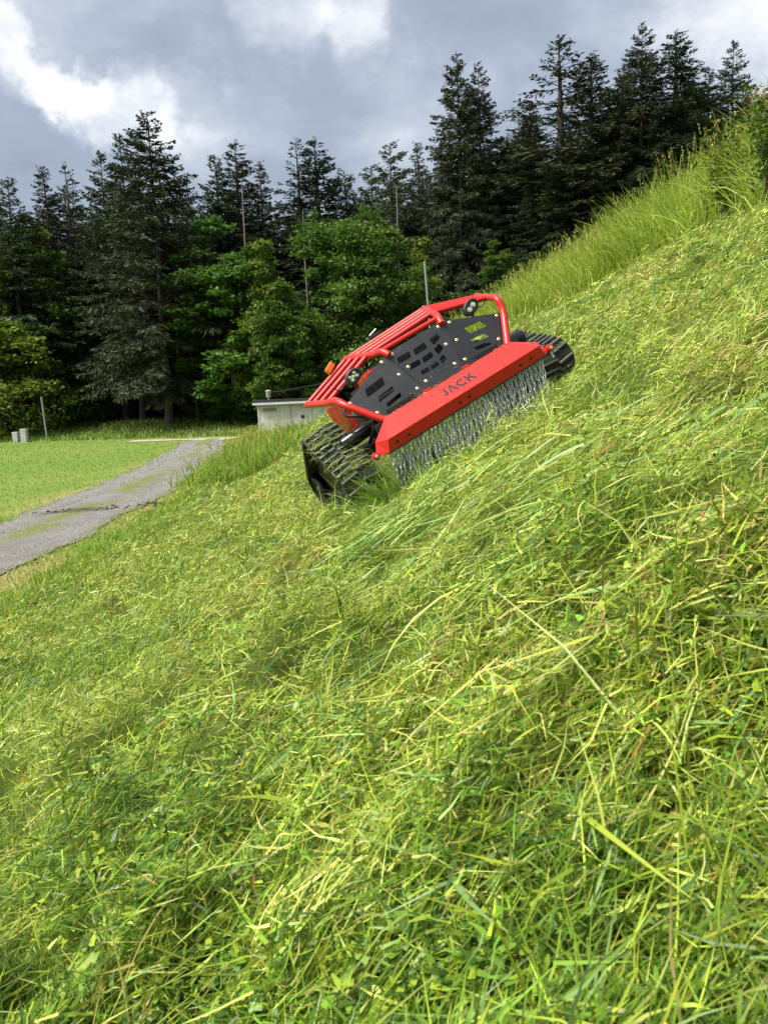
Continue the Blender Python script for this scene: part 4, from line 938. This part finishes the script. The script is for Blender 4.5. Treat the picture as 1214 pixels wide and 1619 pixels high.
# body behind the panels
pt('engine_cover', MB().box((-.05, .86, .62), (.50, .40, .22), .03), M_RED)
pt('engine', MB().box((0, .72, .42), (.86, .80, .22), .03), M_BLACK)
pt('black_slot_backing', MB().box((-.03, .50, .56), (.56, .26, .30), .02), M_BLACK)  # black box added behind the panel slots so their openings look dark
pt('fuel_tank', MB().box((-.40, .62, .56), (.10, .30, .20), .02), M_BLACK)
pt('deck', MB().box((0, .62, .24), (1.16, 1.0, .10), .02), M_BLACK)
for s in (-1, 1):
    if s < 0: pt('side_tank', MB().box((s * .57, .84, .50), (.04, .50, .32), .015), M_RED)
    pt('side_plate', MB().box((s * .50, .40, .40), (.04, .30, .20), .008), M_BLACK)
    q = MB(); q.lathe([(.045, 0), (.05, .01), (.05, .34), (.045, .35)], (s * .42, .42, .40), (s, 0, -.06), 18); cy = pt('hydraulic_cylinder', q, M_HYD, smooth=40)
    q = MB(); q.tube([(s * .62, .42, .385), (s * .70, .42, .38)], .026, 12); pt('rod', q, M_CHROME, cy, 60)
    q = MB(); q.tube([(s * .60, .52, .62), (s * .64, .46, .54), (s * .58, .40, .50), (s * .52, .42, .46)], .011, 8, bend=.03); pt('hose', q, M_BLACK, smooth=60)
    q = MB(); q.tube([(s * .50, .30, .47), (s * .56, .32, .36), (s * .60, .42, .30)], .013, 8, bend=.03); pt('hose', q, M_BLACK, smooth=60)
    # work lamp
    c = Vector((s * .487, .33, .735)); ax = Vector((0, -1, .10)).normalized(); xd = Vector((.9, 0, .42 if s > 0 else .30))
    q = MB(); q.lathe([(.030, .05), (.052, .03), (.056, 0), (.056, -.012), (.044, -.018), (.042, -.006)], c, -ax, 28, 1.22, .84, xd); lamp = pt('work_lamp', q, M_BLACK, smooth=40)
    q = MB(); q.lathe([(.0425, 0), (.0425, .004)], c + ax * .005, ax, 28, 1.22, .82, xd); pt('reflector', q, M_BLACK, lamp)
    xd_ = (xd - ax * xd.dot(ax)).normalized(); yd_ = ax.cross(xd_)
    for u, v in ((-.022, -.013), (.022, -.013), (-.022, .013), (.022, .013), (0, 0)) if s < 0 else ((-.022, 0), (.022, 0)):
        rr = .0125 if s < 0 else .021
        q = MB(); q.lathe([(rr, 0), (rr * .9, .003), (rr * .3, -.001)], c + xd_ * u + yd_ * v + ax * .0092, ax, 14); pt('led_cup', q, M_LENS, lamp, 40)
        q = MB(); q.lathe([(rr * .42, 0), (rr * .36, .003)], c + xd_ * u + yd_ * v + ax * .0125, ax, 10); pt('led', q, M_LED, lamp)
    q = MB(); q.tube([c + Vector((0, .03, -.05)), c + Vector((0, .06, -.10))], .012, 8); pt('lamp_bracket', q, M_RED, lamp)
    q = MB(); q.tube([c + Vector((s * .05, .04, -.01)), c + Vector((s * .11, .07, -.04)), c + Vector((s * .15, .02, .0))], .004, 6, bend=.03); pt('lamp_wire', q, M_BLACK, lamp)
hk = hoop_knee(.98); hl = hoop_low(.98); p = hl.lerp(hk, .80); p.x *= -1
q = MB(); q.box(tuple(p + Vector((-.06, .02, .035))), (.085, .05, .05), .01, Matrix.Rotation(rad(-30), 3, 'Y')); pt('amber_beacon', q, M_AMBER)
q = MB(); q.box((.02, 1.0, .775 + RISE + .035), (.10, .05, .03), .006); lt = pt('roof_latch', q, M_BLACK); q = MB(); q.tube([(-.02, 1.0, .775 + RISE + .055), (.05, 1.0, .775 + RISE + .075)], .006, 6); pt('lever', q, M_STEEL, lt)

# tracks
def track(s, xin, xout, ztop, ytop):
    circ = [(.36, .125, .125), (ytop, ztop - .10, .10), (1.22, .16, .14)]
    pts = []
    for k in range(3):                                   # outline: hull of the three wheels
        y0, z0, r0 = circ[k]
        for a in np.linspace(0, 2 * math.pi, 120, endpoint=False): pts.append((y0 + r0 * math.cos(a), z0 + r0 * math.sin(a)))
    pts = sorted(pts)
    def half(ps):
        h = []
        for p_ in ps:
            while len(h) > 1 and (h[-1][0] - h[-2][0]) * (p_[1] - h[-2][1]) - (h[-1][1] - h[-2][1]) * (p_[0] - h[-2][0]) <= 0: h.pop()
            h.append(p_)
        return h
    hull = half(pts)[:-1] + half(pts[::-1])[:-1]
    hp = np.array(hull + [hull[0]]); seg = np.hypot(*np.diff(hp, axis=0).T); cum = np.concatenate([[0], np.cumsum(seg)]); n = 96
    u = np.linspace(0, cum[-1], n, endpoint=False); yy_ = np.interp(u, cum, hp[:, 0]); zz_ = np.interp(u, cum, hp[:, 1])
    loop = np.stack([yy_, zz_], 1); cen = loop.mean(0)
    tg = np.roll(loop, -1, 0) - np.roll(loop, 1, 0); tg /= np.linalg.norm(tg, axis=1, keepdims=True); nrm = np.stack([tg[:, 1], -tg[:, 0]], 1)
    if ((loop - cen) * nrm).sum() < 0: nrm = -nrm
    x0, x1 = s * xin, s * xout; b = MB(); vs = []; fs = []
    for i in range(n):
        o = loop[i]; q_ = loop[i] - nrm[i] * .022
        vs += [(x0, *o), (x1, *o), (x1, *q_), (x0, *q_)]
    for i in range(n):
        j = (i + 1) % n
        for k in range(4): fs.append((i * 4 + k, i * 4 + (k + 1) % 4, j * 4 + (k + 1) % 4, j * 4 + k))
    b.add(vs, fs); tr = pt('track', b, M_RUBBER, smooth=50)
    cl = MB(); wd = abs(xout - xin); cl.box((0, 0, 0), (wd * .47, .013, .026), .003); cme = cl.mesh('cleat'); cme.materials.append(M_CLEAT)
    nc = int(cum[-1] / .058); uc = np.linspace(0, cum[-1], nc, endpoint=False)
    for row in (0, 1):
        for i, uu in enumerate(uc + row * cum[-1] / nc * .5):
            k = int((uu % cum[-1]) / cum[-1] * n) % n; c = loop[k] + nrm[k] * .009; o = bpy.data.objects.new('cleat', cme); COL.objects.link(o); o.parent = tr
            xm = x0 + (x1 - x0) * (.255 if row == 0 else .745); Z_ = Vector((0, nrm[k][0], nrm[k][1])); Y_ = Vector((0, tg[k][0], tg[k][1])); X_ = Y_.cross(Z_)
            M3 = Matrix((X_, Y_, Z_)).transposed() @ Matrix.Rotation(rad(7 if row else -7), 3, 'Z'); o.matrix_local = Matrix.Translation((xm, c[0], c[1])) @ M3.to_4x4()
    pl = MB(); pl.add([(x0 * .3 + x1 * .7, *(cen + (p_ - cen) * .80)) for p_ in loop[::4]] + [(x0 * .7 + x1 * .3, *(cen + (p_ - cen) * .80)) for p_ in loop[::4]], [tuple(range(24)), tuple(range(24, 48))[::-1]] + [(i, (i + 1) % 24, 24 + (i + 1) % 24, 24 + i) for i in range(24)])
    pt('track_frame', pl, M_BLACK, tr)
    for (y0, z0, r0) in circ + [(.62, .075, .062), (.80, .075, .062), (.98, .075, .062)]:
        q = MB(); rr = r0 - .024 if r0 > .07 else r0 - .01
        q.lathe([(rr, 0), (rr, .02), (rr * .8, .022), (rr * .72, .012), (rr * .3, .012), (rr * .25, .028)], (x1 - s * .04, y0, z0), (s, 0, 0), 22); pt('wheel', q, M_BLACK, tr, 40)
    q = MB(); q.box(((s * .5 + x0) / 2, .62, .25), (abs(x0) - .45, .12, .09), .01); pt('track_arm', q, M_BLACK)
track(-1, .68, .95, .54, .66); track(1, .68, .95, .42, .80)

# clippings caught on the guard, the panels and the tracks
cl_ = []
def on_machine(n, fn, Lr=(.02, .07)):
    P = np.array([tuple(mw @ fn()) for _ in range(n)]); az = rng.uniform(0, 6.28, n)
    cl_.append(blades(P, az, np.arctan(np.cos(az) * .5) + rng.normal(.0, .35, n), rng.uniform(*Lr, n), rng.uniform(.002, .005, n), rng.normal(.2, .6, n), pick(n, dict(lime=30, green=40, deep=15, straw=15)), 2))
ur = random.uniform
on_machine(46, lambda: face(ur(-.55, .55), ur(.01, .18), .004), (.012, .04))
on_machine(40, lambda: pan(ur(-.5, .5), ur(.40, .47), .009), (.012, .04))
on_machine(60, lambda: Vector((ur(-.5, .5), .145, .408)), (.015, .05))
on_machine(620, lambda: (lambda t: Vector((-ur(.68, .95), .25 + .36 * t + ur(-.02, .02), .20 + .36 * t + ur(-.01, .03))))(ur(0, 1) ** 1.5), (.03, .11))
on_machine(260, lambda: (lambda t: Vector((ur(.68, .95), .25 + .5 * t + ur(-.02, .02), .18 + .26 * t + ur(-.01, .03))))(ur(0, 1) ** 1.3), (.03, .09))
stuff('caught_clippings', cl_, M_GRASS, 'loose cut grass caught on the mower tracks and red guard', 'clippings')
